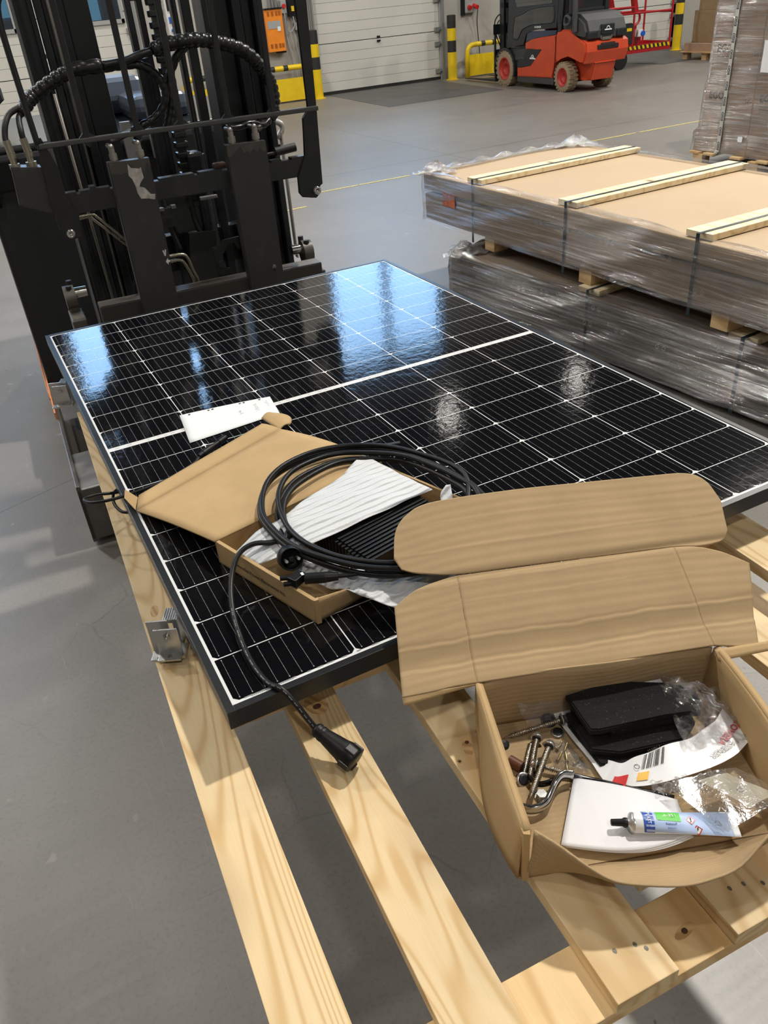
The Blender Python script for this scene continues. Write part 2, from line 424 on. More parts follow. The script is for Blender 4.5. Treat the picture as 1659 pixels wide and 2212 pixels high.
b = B(); b.box(-9.2, -9, -9, YW + .25, 0, 9); struct('wall_left', b, WALLM)
b = B(); b.box(24, 24.2, -9, YW + .25, 0, 9); struct('wall_right', b, WALLM)
b = B(); b.box(-9, 24, -9.2, -9, 0, 9); struct('wall_front', b, WALLM)
b = B(); b.box(-9.2, 24.2, -9.2, YW + .25, 9, 9.2); struct('ceiling', b, plain('roof_sheet', (.10, .10, .10), .8, 0, .05, 2))
b = B()
for y in (-6, -1.5, 3, 7.5, 11.9): b.box(-9, 24, y - .1, y + .1, 8.5, 9)
struct('trim_1', b, plain('roof_beam', (.10, .105, .11), .6))
FRM = plain('window_frame_grey', (.20, .22, .24), .4)
GLS = m_glass('window_glass', (.93, .97, 1.0), .08)
for k, (a, c) in enumerate(HX):
    b = B(); fw = .06
    mid = a + (c - a) * .485
    for (x0, x1, z0, z1) in ((a, a + fw, WZ0, WZ1), (c - fw, c, WZ0, WZ1), (a, c, WZ0, WZ0 + fw), (a, c, WZ1 - fw, WZ1), (mid - .07, mid + .07, WZ0, WZ1)):
        b.box(x0, x1, YW + .06, YW + .14, z0, z1)
    o = struct('window_%d' % (k + 1), b, FRM)
    for (x0, x1) in ((a + fw, mid - .07), (mid + .07, c - fw)):
        p = B(); p.box(x0, x1, YW + .095, YW + .105, WZ0 + fw, WZ1 - fw); part('pane', p, GLS, o)
    l = bpy.data.lights.new('daylight_portal', 'AREA'); l.shape = 'RECTANGLE'; l.size = c - a; l.size_y = WZ1 - WZ0
    l.cycles.is_portal = True
    lo = bpy.data.objects.new('daylight_portal', l); COL.objects.link(lo); lo.location = ((a + c) / 2, YW + .2, (WZ0 + WZ1) / 2); lo.rotation_euler = (-PI / 2, 0, 0)
# sectional doors
DP = plain('white_door_panel', (.62, .615, .57), .45, 0, .035, 2.0)
DG = plain('door_seal_black', (.012, .012, .012), .6)
GALV = m_steel('galvanised_rail', (.33, .34, .34), .4, .6, (.2, .19, .17), .5)
DPANE = m_glass('door_pane', (.13, .18, .18), .1)
DPANE2 = m_glass('clear_door_pane', (.62, .70, .72), .1)
def door(n, x0, x1, panes=(), pm=DPANE):
    t = B(); y0 = YW + .05
    z = .05; k = 0; rows = []
    while z < 3.9:
        h = .163
        if k % 5 == 0 and k: rows.append(z)
        hole = [q for q in panes if q[2] < z + h / 2 < q[3]]
        segs = [(x0, x1)]
        for q in hole:
            ns = []
            for a, c in segs:
                if q[0] < c and q[1] > a: ns += [s_ for s_ in ((a, q[0]), (q[1], c)) if s_[1] - s_[0] > .01]
                else: ns.append((a, c))
            segs = ns
        g = .012 if (k + 1) % 5 == 0 else .004
        for a, c in segs: t.box(a + .005, c - .005, y0, y0 + .045, z, min(3.9, z + h - g), .003)
        z += h; k += 1
    o = struct('door_%d' % n, t, DP)
    q = B(); 
    segs = [(x0, x1, .06, 3.9)]
    if panes:
        za, zb = panes[0][2], panes[0][3]
        xs_ = [x0] + [v for p_ in panes for v in p_[:2]] + [x1]
        segs = [(x0, x1, .06, za), (x0, x1, zb, 3.9)] + [(xs_[i], xs_[i + 1], za, zb) for i in range(0, len(xs_), 2)]
    for a, c, za_, zb_ in segs: q.box(a + .01, c - .01, y0 + .02, y0 + .03, za_, zb_)
    part('door_core', q, DG, o)
    q = B(); q.box(x0, x1, y0 - .01, y0 + .05, 0.0, .055); part('bottom_seal', q, DG, o)
    for sx, xx in ((-1, x0), (1, x1)):
        q = B(); q.box(xx - .05 if sx < 0 else xx, xx if sx < 0 else xx + .06, YW - .06, YW + .06, 0, 3.95)
        q.box(xx - .02 if sx < 0 else xx - .01, xx + .01 if sx < 0 else xx + .02, YW - .09, YW - .05, 0, 3.95)
        part('guide_rail', q, GALV, o)
    for zz in (.12, .6, .85, 1.35):
        q = B(); q.box(x1 - .12, x1 + .02, YW + .0, YW + .045, zz, zz + .08, .005); q.cyl((x1 - .04, YW - .01, zz + .04), (x1 + .05, YW - .01, zz + .04), .018); part('roller_hinge', q, GALV, o)
    q = B(); q.box((x0 + x1) / 2 - .035, (x0 + x1) / 2 + .035, YW + .02, YW + .05, .80, .83, .004); q.box((x0 + x1) / 2 - .03, (x0 + x1) / 2 + .03, YW + .02, YW + .05, .87, .90, .004)
    part('door_handle', q, PLB, o)
    for p_ in panes:
        q = B(); a, c, za, zb = p_
        for (xa, xb, z0, z1) in ((a, a + .05, za, zb), (c - .05, c, za, zb), (a, c, za, za + .06), (a, c, zb - .06, zb)): q.box(xa, xb, YW + .02, YW + .07, z0, z1)
        f = part('window_frame', q, GREYP, o); q = B(); q.box(a + .05, c - .05, YW + .04, YW + .045, za + .06, zb - .06); part('pane', q, pm, f)
        l = bpy.data.lights.new('daylight_portal', 'AREA'); l.shape = 'RECTANGLE'; l.size = c - a; l.size_y = zb - za; l.cycles.is_portal = True
        lo = bpy.data.objects.new('daylight_portal', l); COL.objects.link(lo); lo.location = ((a + c) / 2, YW + .2, (za + zb) / 2); lo.rotation_euler = (-PI / 2, 0, 0)
    return o
door(1, *DOORS[0], panes=((.95, 1.60, 1.51, 2.16), (2.15, 3.33, 1.51, 2.16)))
door(2, *DOORS[1], panes=((6.95, 7.95, 1.67, 3.6), (8.15, 9.3, 1.67, 3.6)), pm=DPANE2); door(3, *DOORS[2], panes=((12.8, 13.95, 1.67, 3.6), (14.15, 15.4, 1.67, 3.6)), pm=DPANE2)
# yard wall outside, seen darkly through the door panes
b = B(); b.box(5.0, 9, 24, 24.4, 0, 6); b.box(-3, 9, 26, 26.4, 0, 1.5); b.box(.3, 2.6, 21, 22.5, .3, 1.75, .3); struct('wall_outside', b, plain('yard_wall', (.10, .14, .20), .8))
b = B(); b.box(-20, 40, YW + .3, 40, -.1, -.01); struct('ground_outside', b, plain('yard_asphalt', (.12, .12, .12), .8))
# floor patches and markings
MATF = plain('dark_dock_screed', (.085, .083, .082), .5, 0, .18, 3.0)
b = B(); b.prism([(6.9, 13.6), (9.35, 13.6), (9.05, 10.75), (6.75, 10.75)], .0005, .004, 'Z'); struct('trim_2', b, MATF)
b = B(); b.prism([(12.7, 13.6), (15.6, 13.6), (14.7, 11.0), (12.9, 10.9)], .0005, .004, 'Z'); struct('trim_3', b, MATF)
b = B()
for k in range(13):
    x = 3.0 + k * .62 + random.uniform(-.03, .03)
    b.prism([(x, 5.42 + .01 * k * .3), (x + .59, 5.42 + .01 * k * .3), (x + .59, 5.45 + .01 * k * .3), (x, 5.45 + .01 * k * .3)], .001, .003, 'Z')
for k in range(2): b.prism([(1.6 + k * .7, 4.9), (2.1 + k * .7, 4.93), (2.1 + k * .7, 4.96), (1.6 + k * .7, 4.93)], .001, .003, 'Z')
struct('trim_4', b, plain('worn_yellow_line', (.62, .52, .16), .5, 0, .3, 40))

# lamps under the roof
LENS = m_emit('lamp_lens', (1.0, .95, .86), 1.6)
def make_lamp():
    t = thing('ceiling_lamp', 'white high-bay lamp hanging under the roof beams', 'lamp', (0, 0, LAMP_Z), 0, 'high-bay lamps under the roof')
    q = B(F2(0, 0, 0, LAMP_Z)); q.lathe([(.06, .30), (.10, .26), (.22, .10), (.27, .0), (.26, .0), (.2, .08)], n=24); part('lamp_shade', q, GREYP, t)
    q = B(F2(0, 0, 0, LAMP_Z)); q.cyl((0, 0, .02), (0, 0, .035), .24, n=24); part('diffuser', q, LENS, t)
    q = B(F2(0, 0, 0, LAMP_Z)); q.cyl((0, 0, .3), (0, 0, .99), .008, n=6); part('suspension_rod', q, GREYP, t)
    return t
proto = make_lamp(); lamp_roots = []
for i, (x, y, p) in enumerate(LAMPS):
    M = F2(0, x, y, LAMP_Z)
    if i == 0: proto.location = (x, y, LAMP_Z); WM[proto.name] = M; r = proto
    else: r = clone(proto, M)
    lamp_roots.append((r, p))
for r, p in lamp_roots:
    l = bpy.data.lights.new('lamp_light', 'AREA'); l.shape = 'DISK'; l.size = .34; l.energy = p; l.color = (1.0, .955, .88)
    lo = bpy.data.objects.new('lamp_light', l); COL.objects.link(lo); lo.parent = r; lo.location = (0, 0, -.02)

# bollards
def make_bollard(x, y, label):
    t = thing('bollard', label, 'bollard', (x, y, 0), 0, None)
    q = B(F2(0, x, y)); r = .088
    for z0, z1, m in ((0.012, .49, 0), (.49, .69, 1), (.69, .90, 0), (.90, 1.115, 1)): q.cyl((0, 0, z0), (0, 0, z1), r, m=m, n=28)
    q.lathe([(r, 1.115), (r * .8, 1.125), (0, 1.128)], n=28, m=1); part('post', q, [YEL, YBK], t)
    q = B(F2(0, x, y)); q.cyl((0, 0, 0), (0, 0, .012), .13, n=28); part('base_plate', q, YEL, t)
    return t
make_bollard(6.58, 13.28, 'yellow and black bollard at the left side of the white door behind the mast')
make_bollard(9.55, 13.28, 'yellow and black bollard between the white door and the red forklift')
make_bollard(15.16, 12.9, 'yellow and black bollard behind the red work platform')
# tube guards with a yellow plate
def guard(x0, x1, y, h, label):
    t = thing('crash_barrier', label, 'barrier', ((x0 + x1) / 2, y, 0))
    R = .14; q = B(); pts = [(x0, y, 0)] + [(x0, y, h - R)] + [(x0 + R - R * math.cos(a), y, h - R + R * math.sin(a)) for a in (.3, .6, .9, 1.2, PI / 2)]
    pts += [(x1 - R + R * math.sin(a), y, h - R + R * math.cos(a)) for a in (0, .3, .6, .9, 1.2)] + [(x1, y, h - R), (x1, y, 0)]
    q.tube(pts, .045, 12, 1); part('tube_frame', q, YEL, t)
    q = B(); q.box(x0 + .04, x1 - .04, y - .008, y + .008, .03, h * .70); part('guard_plate', q, YEL, t)
    q = B(); n = int((x1 - x0) / .26)
    for k in range(n):
        xx = x0 + .32 + k * .26
        if xx < x1 - .25: q.cyl((xx, y, h), (xx + .09, y, h), .0465, n=14)
    part('black_bands', q, YBK, t); return t
guard(4.05, 6.42, 13.3, .57, 'yellow tube barrier with plate below the orange wall box')
guard(9.86, 12.1, 13.2, .58, 'yellow tube barrier with plate behind the red forklift mast')
guard(15.45, 17.0, 12.55, .62, 'yellow tube barrier half hidden behind stacked brown cartons')
# wall boxes
t = thing('heater_box', 'orange sheet-metal wall box beside the white door', 'wall box', (5.95, 13.6, .82))
q = B(); q.box(5.76, 6.09, 13.42, 13.6, .84, 1.50, .006); part('housing', q, ORNG, t)
q = B(); q.box(5.75, 6.10, 13.40, 13.6, 1.50, 1.52); q.box(5.95, 6.1, 13.45, 13.6, .81, .84); part('dark_edge', q, PLB, t)
q = B()
for zz in (.90, 1.40):
    for xx in (5.80, 5.88, 5.96, 6.02):
        for k in range(6): q.box(xx, xx + .045, 13.414, 13.421, zz + k * .012, zz + k * .012 + .005)
part('vent_slots', q, plain('slot_brown', (.35, .10, .01), .6), t)
q = B(); q.box(5.79, 6.04, 13.415, 13.42, 1.20, 1.32); part('rating_plate', q, GREYP, t)
q = B(); q.box(5.97, 6.03, 13.41, 13.42, 1.16, 1.23); part('sticker', q, PAPER, t)
def sbox(name, label, x0, x1, z0, z1, m, extra=None, d=.1):
    t = thing(name, label, 'switch box' if 'switch' in name else 'socket box', ((x0 + x1) / 2, YW, z0))
    q = B(); q.box(x0, x1, YW - d, YW, z0, z1, .006); part('housing', q, m, t)
    for nm, ex, c in (extra or []): q = B(); ex(q); part(nm, q, c, t)
    return t
sbox('switch_box', 'small grey switch box with red knob right of the orange box', 6.12, 6.22, 1.42, 1.62, GREYP, [('knob', lambda q: q.cyl((6.17, YW - .13, 1.53), (6.17, YW - .1, 1.53), .035), REDS)])
sbox('switch_box', 'black switch box with yellow button above the conduits', 6.26, 6.42, 1.36, 1.62, PLB, [('button', lambda q: q.box(6.31, 6.36, YW - .12, YW - .1, 1.44, 1.52), YEL)])
sbox('switch_box', 'small light grey junction box under the black switch box', 6.36, 6.48, 1.14, 1.26, GREYP)
sbox('switch_box', 'dark control box at the upper edge of the wall by the mast', 6.24, 6.34, 1.65, 1.95, GREYP)
def sockets(x, z, q, col):
    pass
t = sbox('socket_box', 'grey and white socket panel with blue and red sockets on the wall beside the bollard', 10.0, 10.28, 1.12, 1.75, GREYP,
     [('side_shell', lambda q: q.box(9.97, 10.0, YW - .12, YW, 1.08, 1.75), PLB),
      ('blue_socket', lambda q: q.cyl((10.09, YW - .15, 1.42), (10.09, YW - .1, 1.42), .035), BLUE), ('red_socket', lambda q: q.cyl((10.2, YW - .16, 1.42), (10.2, YW - .1, 1.40), .04), REDS),
      ('red_socket', lambda q: q.cyl((10.11, YW - .16, 1.2), (10.11, YW - .1, 1.22), .04), REDS), ('red_plug', lambda q: q.cyl((10.23, YW - .22, 1.2), (10.22, YW - .1, 1.24), .04, .035), REDS)])
q = B(); q.tube([(10.25, YW - .2, 1.16), (10.28, YW - .12, .95), (10.33, YW - .08, .7), (10.38, YW - .05, .42), (10.4, YW - .05, .05)], .009, 8, 4); part('cable', q, RUB, t)
t = sbox('socket_box', 'white socket panel with blue sockets seen between the mast rails', 4.02, 4.22, 1.10, 1.95, WHITE,
     [('blue_cover', lambda q: [q.box(4.05 + k * .05, 4.09 + k * .05, YW - .12, YW - .1, 1.44, 1.53) for k in range(3)], BLUE), ('blue_socket', lambda q: q.cyl((4.09, YW - .14, 1.33), (4.09, YW - .1, 1.33), .03), BLUE),
      ('red_socket', lambda q: [q.cyl((4.18, YW - .14, 1.33), (4.18, YW - .1, 1.33), .03), q.cyl((4.12, YW - .14, 1.19), (4.12, YW - .1, 1.19), .03)], REDS), ('breakers', lambda q: q.box(4.05, 4.19, YW - .12, YW - .1, 1.62, 1.85), PLB)])
b = B()
for x, dx, r_ in ((6.15, .12, .012), (6.30, .1, .012), (6.42, 0, .02), (6.2, .16, .006)): b.tube([(x, YW - .04, 1.4), (x + dx * .4, YW - .04, 1.0), (x + dx, YW - .04, .5), (x + dx, YW - .04, .03)], r_, 8, 4)
b.tube([(6.17, YW - .1, 1.42), (6.17, YW - .12, 1.2), (6.24, YW - .12, 1.12), (6.33, YW - .12, 1.22), (6.33, YW - .1, 1.36)], .008, 6, 4)
solo('wall_conduit', b, GREYP, 'bundle of grey conduits running down the wall to the yellow barrier', 'conduit')
b = B()
for x in (5.92, 5.98, 6.05): b.cyl((x, YW - .05, 1.52), (x, YW - .05, 3.5), .02, n=8)
solo('wall_pipe', b, GALV, 'three grey pipes rising from the orange wall box', 'pipe')
for k, (x, z, lb, c) in enumerate(((1.66, 1.50, 'white wall sign with red edge, topmost beside the door window', REDS), (1.73, 1.26, 'white wall sign with red drawing, second from the top', REDS),
                                   (1.79, 1.05, 'white wall sign with small black arrow, third from the top', INK), (1.86, .80, 'white wall sign with bold black arrow, lowest of four', INK))):
    t = thing('safety_sign', lb, 'sign', (x, YW + .04, z)); s_ = .2 if k != 3 else .24
    q = B(); q.box(x, x + s_, YW + .035, YW + .048, z, z + s_, .002); part('plate', q, PAPER, t)
    q = B()
    if k == 0: q.box(x, x + s_, YW + .030, YW + .036, z + s_, z + s_ + .06); q.tube([(x + .05, YW + .032, z + .17), (x + .12, YW + .032, z + .1), (x + .1, YW + .032, z + .03)], .006, 6, 3)
    elif k == 1: q.tube([(x + .04, YW + .032, z + .16), (x + .1, YW + .032, z + .1), (x + .16, YW + .032, z + .04), (x + .12, YW + .032, z + .02)], .006, 6, 3)
    else: q.prism([(x + .03, z + .1), (x + .10, z + .17), (x + .10, z + .13), (x + .17, z + .13), (x + .17, z + .07), (x + .10, z + .07), (x + .10, z + .03)], YW + .030, YW + .036)
    part('symbol', q, c, t)
# ================================================================== REACH TRUCK (faces the camera; its own axes are turned -0.05 rad)
TH = -.05; TF = F2(TH)
def tw(x, y, z=0.0): return TF @ Vector((x, y, z))
tr = thing('reach_truck', 'black reach truck whose mast and fork carriage stand behind the solar panel', 'forklift', tuple(tw(.55, .9)), TH)
def P(name, b, m, par=None): return part(name, b, m, par or tr)
def PS(name, b, m, par=None): split_parts(name, b, m, par or tr)
HOOD = plain('dark_glossy_hood', (.030, .034, .040), .12, 0, .1, 4)
# chassis and legs
q = B(TF); q.box(-.062, 1.155, 1.3, 2.5, .25, 1.235, .02); P('chassis', q, plain('matt_black_panel', (.012, .013, .015), .5, 0, .1, 90))
q = B(TF); q.box(-.08, 1.16, 1.32, 2.5, 1.235, 1.262, .01); P('hood', q, HOOD)
q = B(TF); q.box(.35, .80, 1.9, 2.3, 1.26, 1.42, .07); q.box(.62, .9, 1.55, 1.95, 1.26, 1.36, .04); P('dashboard', q, plain('console_grey', (.09, .11, .15), .2, 0, .1, 6))
q = B(TF); q.box(-.30, .06, 2.0, 2.22, 1.3, 1.95, .06, rot=Matrix.Rotation(-.3, 4, 'Y')); P('seat_backrest', q, plain('seat_cloth', (.02, .021, .022), .9, 0, .4, 220))
q = B(TF); q.box(-.18, .10, 1.29, 1.32, 1.10, 1.22, .008); q.tube([(-.04, 1.25, 1.20), (-.02, 1.22, 1.14), (-.03, 1.24, 1.06)], .016, 10, 4); P('side_handle', q, PLB)
q = B(TF); q.box(1.112, 1.119, .985, 1.015, .7, 1.215, .002); q.tube([(1.10, 1.0, 1.19), (1.125, 1.0, 1.225), (1.12, 1.0, 1.245), (1.09, 1.0, 1.26)], .012, 8, 3); P('silver_edge_rail', q, m_steel('pale_edge', (.45, .44, .42), .3, .5))
for x0, x1 in ((-.062, .095), (1.0, 1.155)):
    q = B(TF); q.box(x0, x0 + .016, .25, 1.32, .02, .262, .003); q.box(x1 - .016, x1, .25, 1.32, .02, .262, .003); q.box(x0, x1, .56, 1.32, .05, .07)
    q.box(x0, x1, .25, .262, .03, .245, .003)
    lg = P('support_leg', q, m_steel('leg_steel', (.12, .11, .10), .35, .5, (.3, .28, .25), .5, 6))
    q = B(TF); q.box(x0 + .004, x1 - .004, .252, .56, .225, .247, .006); q.box(x0 + .012, x1 - .012, .26, .30, .03, .225); P('end_cover', q, m_steel('leg_cover_grey', (.24, .24, .235), .35, .4), lg)
    q = B(TF); q.cyl((x0 + .025, .42, .125), (x1 - .025, .42, .125), .115, n=26); P('load_wheel', q, RUB, lg)
q = B(TF); q.box(-.068, -.062, .9, 2.5, .26, .29); q.tube([(-.075, 2.5, .24), (-.075, 1.5, .235), (-.07, 1.2, .235)], .006, 6, 2); P('orange_side_line', q, plain('orange_line', (.60, .22, .08), .4))  # reflection of the chassis stripe, built in as solid orange strips
# mast rails
MB_ = m_steel('mast_black', (.010, .012, .0145), .36, 0, (.05, .05, .05), .2)
for nm, xs_ in (('left', ((.188, .245, .45, .62), (.245, .268, .44, .47), (.268, .300, .47, .63), (.300, .332, .46, .60), (.332, .41, .50, .63))),
                ('right', ((.752, .84, .50, .63), (.84, .872, .46, .60), (.872, .905, .47, .63), (.905, .93, .44, .62)))):
    for i, (a, c, y0, y1) in enumerate(xs_):
        q = B(TF); q.box(a + .0015, c - .0015, y0, y1, .10, 2.45, .004); P('mast_rail', q, MB_)
    a0 = xs_[0][0]
q = B(TF); q.cyl((.214, .47, .1), (.214, .47, 2.45), .026, n=20); P('lift_cylinder', q, MB_)
q = B(TF); q.cyl((.288, .46, .12), (.288, .46, 2.4), .0045, n=8); q.cyl((.243, .36, .86), (.232, .36, 1.49), .0045, n=8); PS('guide_rod', q, IRON)
q = B(TF)
for (a, c) in ((.512, .531), (.548, .566), (.652, .670), (.684, .713)): q.box(a, c, .48, .52, .8, 2.45, .003)
q.box(.531, .548, .485, .515, 1.705, 2.45); q.box(.531, .548, .485, .515, .8, 1.55)
P('centre_rail', q, MB_)
q = B(TF)
for k in range(44):
    z = 1.10 + k * .031; q.box(.568, .612, .415, .452, z, z + .019, .004); q.box(.577, .603, .422, .445, z + .017, z + .033)
P('hose_chain', q, plain('chain_black', (.020, .021, .022), .25, 0, .3, 50))
q = B(TF); q.cyl((.648, .44, 1.19), (.656, .44, 2.4), .0045, n=8); q.cyl((.632, .43, .86), (.632, .43, 1.26), .028, n=18); q.box(.595, .65, .40, .47, 1.19, 1.27, .012); P('free_lift_cylinder', q, MB_)
q = B(TF); q.box(.19, .93, .55, .60, .86, .99, .006); q.box(.19, .93, .52, .58, .14, .32, .006); q.box(.19, .93, .56, .62, 2.2, 2.32, .006); PS('mast_crossmember', q, MB_)
q = B(TF); q.prism([(.46, 1.20), (.625, 1.20), (.61, 1.02), (.52, 1.02)], .42, .44); q.prism([(.55, 1.02), (.644, 1.015), (.625, .84), (.53, .84)], .40, .42); q.box(.42, .47, .40, .43, .93, 1.03); q.box(.455, .51, .36, .40, 1.06, 1.12); PS('inner_cover_plate', q, BLKW)
q = B(TF); q.box(.44, .475, .34, .36, 1.118, 1.127); q.box(.50, .515, .34, .36, 1.12, 1.13); q.box(.60, .66, .34, .36, 1.13, 1.14, .002); q.box(.42, .50, 1.26, 1.29, 1.16, 1.30); q.box(.52, .56, 1.26, 1.29, 1.16, 1.30); q.box(.63, .68, 1.26, 1.29, 1.15, 1.28); PS('pale_clip', q, plain('clip_grey', (.17, .17, .165), .5))
# fork carriage
q = B(TF)
q.box(.168, .93, .166, .20, 1.185, 1.240, .002)
for (a, c) in ((.168, .205), (.215, .245), (.262, .303), (.452, .56), (.575, .648), (.812, .845), (.88, .93)): q.box(a, c, .166, .20, 1.238, 1.246)
for (a, c) in ((.245, .262),): q.box(a, c, .162, .20, 1.238, 1.254)
P('carriage_bar', q, BLKW)
q = B(TF); q.box(.181, .935, .150, .215, .80, .905, .004); P('carriage_bar', q, m_steel('brown_worn_steel', (.045, .040, .036), .5, .1, (.16, .12, .085), .45, 14))
q = B(TF); q.box(.183, .933, .152, .213, .905, .9056); P('pale_bar_top', q, m_steel('pale_bar_steel', (.12, .105, .09), .45, .2))  # thin paler sheet over the top face of the lower bar
q = B(TF)
q.prism([(.137, 1.40), (.150, 1.40), (.176, 1.312), (.172, 1.247), (.196, 1.190), (.187, 1.124), (.160, 1.116), (.143, 1.120), (.130, 1.150), (.126, 1.24)], .158, .172, bev=.002); P('side_plate', q, BLK)
q = B(TF)
q.prism([(.950, 1.78), (.989, 1.78), (.981, 1.376), (.974, 1.154), (.962, 1.150), (.958, 1.123), (.947, 1.114), (.929, 1.117), (.900, 1.123), (.890, 1.137), (.892, 1.188), (.926, 1.246), (.932, 1.355), (.955, 1.378)], .158, .172, bev=.002)
P('side_plate', q, BLK)
for x, z in ((.158, 1.137), (.948, 1.139)):
    q = B(TF); q.cyl((x, .150, z), (x, .160, z), .0125, n=24); q.lathe([(.012, 0), (.0125, .008), (.006, .009), (.005, .003), (0, .003)], M=TF.inverted() @ TF @ Matrix.Translation((x, .151, z)) @ Matrix.Rotation(PI / 2, 4, 'X'), n=20); P('socket_bolt', q, CHR)
# load backrest guard
gd = None
q = B(TF); q.box(.132, .985, .150, .166, 1.372, 1.386, .003); q.box(.20, .95, .150, .166, 1.752, 1.766, .003); gd = P('load_backrest', q, m_steel('guard_bar', (.075, .076, .072), .42, .1, (.14, .13, .12), .35))
q = B(TF); q.tube([(.137, .158, 1.375), (.133, .158, 1.50), (.130, .158, 1.62), (.131, .158, 1.69), (.145, .158, 1.735), (.185, .158, 1.757), (.22, .158, 1.759)], .0085, 8, 5); P('guard_post', q, BLK, gd)
for x in (.273, .419, .549, .694, .839):
    q = B(TF); q.box(x - .0085, x + .0085, .151, .166, 1.376, 1.765, .003); q.prism([(x - .022, 1.386), (x + .022, 1.386), (x, 1.405)], .153, .163); q.prism([(x - .012, 1.372), (x + .012, 1.372), (x, 1.36)], .153, .163); P('guard_bar', q, BLK, gd)
# fork arms
FK = m_steel('worn_fork_steel', (.046, .045, .045), .42, .1, (.14, .12, .10), .45, 11)
for k, (x0, x1, xb0, xb1) in enumerate(((.309, .431, .309, .420), (.664, .793, .671, .786))):
    q = B(TF); q.prism([(xb0, .70), (xb1, .70), (x1, 1.312), (x0, 1.315)], .13, .166, bev=.003)
    q.prism([(.165, .700), (-1.0, .745), (-1.0, .755), (.13, .765), (.165, .78)], xb0, xb1, 'X')
    fk = P('fork_arm', q, FK)
    for xf in ((.332, .410) if k == 0 else (.691, .768)):
        q = B(TF); q.cyl((xf, .15, 1.312), (xf, .15, 1.318), .009, n=14); q.cyl((xf, .15, 1.318), (xf, .15, 1.335), .0125, n=6); q.cyl((xf, .15, 1.335), (xf - .001, .15, 1.352), .0085, n=16); q.sph((xf - .001, .15, 1.353), .0092); q.cyl((xf - .001, .15, 1.353), (xf - .004, .19, 1.353), .0065, n=12); P('hose_elbow', q, m_steel('dull_nickel', (.40, .38, .35), .35, .9), fk)
    q = B(TF); rw = random.Random(k + 5); n_ = 12; top = 1.3135
    bt = [(x0 + .002 + (x1 - x0 - .004) * i / n_, top - .008 - rw.random() * .030) for i in range(n_ + 1)]
    q.prism([(x0 + .003, top)] + bt + [(x1 - .003, top)], .1288, .1295); part_w = P('worn_top_edge', q, m_steel('rubbed_steel', (.085, .080, .074), .35, .3, (.2, .18, .16), .5, 40), fk)
    if k == 0:
        q = B(TF)
        q.prism([(.364, 1.305), (.372, 1.293), (.396, 1.288), (.400, 1.292), (.402, 1.262), (.388, 1.248), (.384, 1.239), (.398, 1.234), (.412, 1.214), (.425, 1.212), (.421, 1.197), (.400, 1.203), (.381, 1.205), (.374, 1.222), (.373, 1.24), (.368, 1.262), (.360, 1.272)], .1285, .1295); P('torn_sticker', q, plain('torn_paper', (.52, .49, .45), .7, 0, .3, 60), fk)
        q = B(TF); q.prism([(.4085, 1.045), (.4125, 1.046), (.4135, 1.036), (.4165, 1.048), (.420, 1.046), (.4155, 1.028), (.412, 1.028)], .1285, .1295)
        q.prism([(.4115, 1.010), (.419, 1.020), (.4195, 1.014), (.425, 1.013), (.425, 1.008), (.419, 1.006), (.418, 1.0)], .1285, .1295); P('white_arrow_mark', q, PAPER, fk)
    else:
        q = B(TF); q.prism([(.752, .925), (.757, .937), (.764, .934), (.766, .924), (.762, .915), (.755, .914)], .1285, .1295); P('bright_scrape', q, CHR, fk)
# valve block and hoses
q = B(TF); q.prism([(.050, 1.333), (.130, 1.322), (.150, 1.180), (.042, 1.228)], .185, .25, bev=.003); vb = P('valve_block', q, m_steel('valve_grey', (.050, .049, .046), .4, .2))
for x in (.062, .108):
    q = B(TF); q.cyl((x, .215, 1.325), (x, .215, 1.337), .017, n=6); q.cyl((x, .215, 1.337), (x, .215, 1.36), .009, n=14); q.cyl((x, .215, 1.352), (x, .215, 1.366), .0125, n=6); q.cyl((x, .215, 1.366), (x - .003, .215, 1.40), .0105, n=16); P('hose_fitting', q, m_steel('zinc_fitting', (.42, .38, .30), .35, .8), vb)
SPIR = plain('spiral_hose_wrap', (.008, .0085, .009), .3, 0, .4, 30)
h1 = [(.121, .26, 1.457), (.149, .27, 1.484), (.172, .28, 1.499), (.21, .28, 1.519), (.255, .28, 1.538), (.297, .28, 1.551), (.377, .28, 1.553), (.445, .28, 1.558), (.489, .29, 1.568), (.532, .29, 1.576), (.575, .29, 1.588), (.632, .28, 1.592), (.675, .28, 1.591), (.717, .28, 1.583), (.758, .28, 1.572), (.8, .28, 1.555), (.832, .28, 1.529), (.855, .29, 1.501), (.878, .3, 1.473), (.892, .31, 1.445), (.895, .31, 1.405), (.884, .3, 1.372), (.863, .28, 1.352)]
q = B(TF); q.tube(h1[:7], .020, 14, 8, rib=.12); q.tube(h1[6:10], .011, 12, 6, rib=.0); q.tube(h1[9:18], .021, 14, 8, rib=.12); q.tube(h1[17:], [.020, .019, .017, .014], 14, 8, rib=.12); PS('wrapped_hose', q, SPIR)
q = B(TF); q.tube([(.059, .215, 1.395), (.060, .22, 1.41), (.070, .23, 1.438), (.09, .25, 1.462), (.125, .26, 1.475)], .0085, 10, 5); q.tube([(.105, .215, 1.395), (.106, .22, 1.42), (.112, .25, 1.45), (.13, .26, 1.462)], .0085, 10, 5); PS('hydraulic_hose', q, RUB)
q = B(TF); q.tube([(.377, .29, 1.545), (.439, .30, 1.546), (.486, .3, 1.543), (.523, .3, 1.521), (.543, .3, 1.488), (.547, .3, 1.456), (.528, .3, 1.42), (.493, .3, 1.394), (.454, .3, 1.381), (.42, .28, 1.37)], .0125, 12, 7, rib=.1); PS('wrapped_hose', q, SPIR)
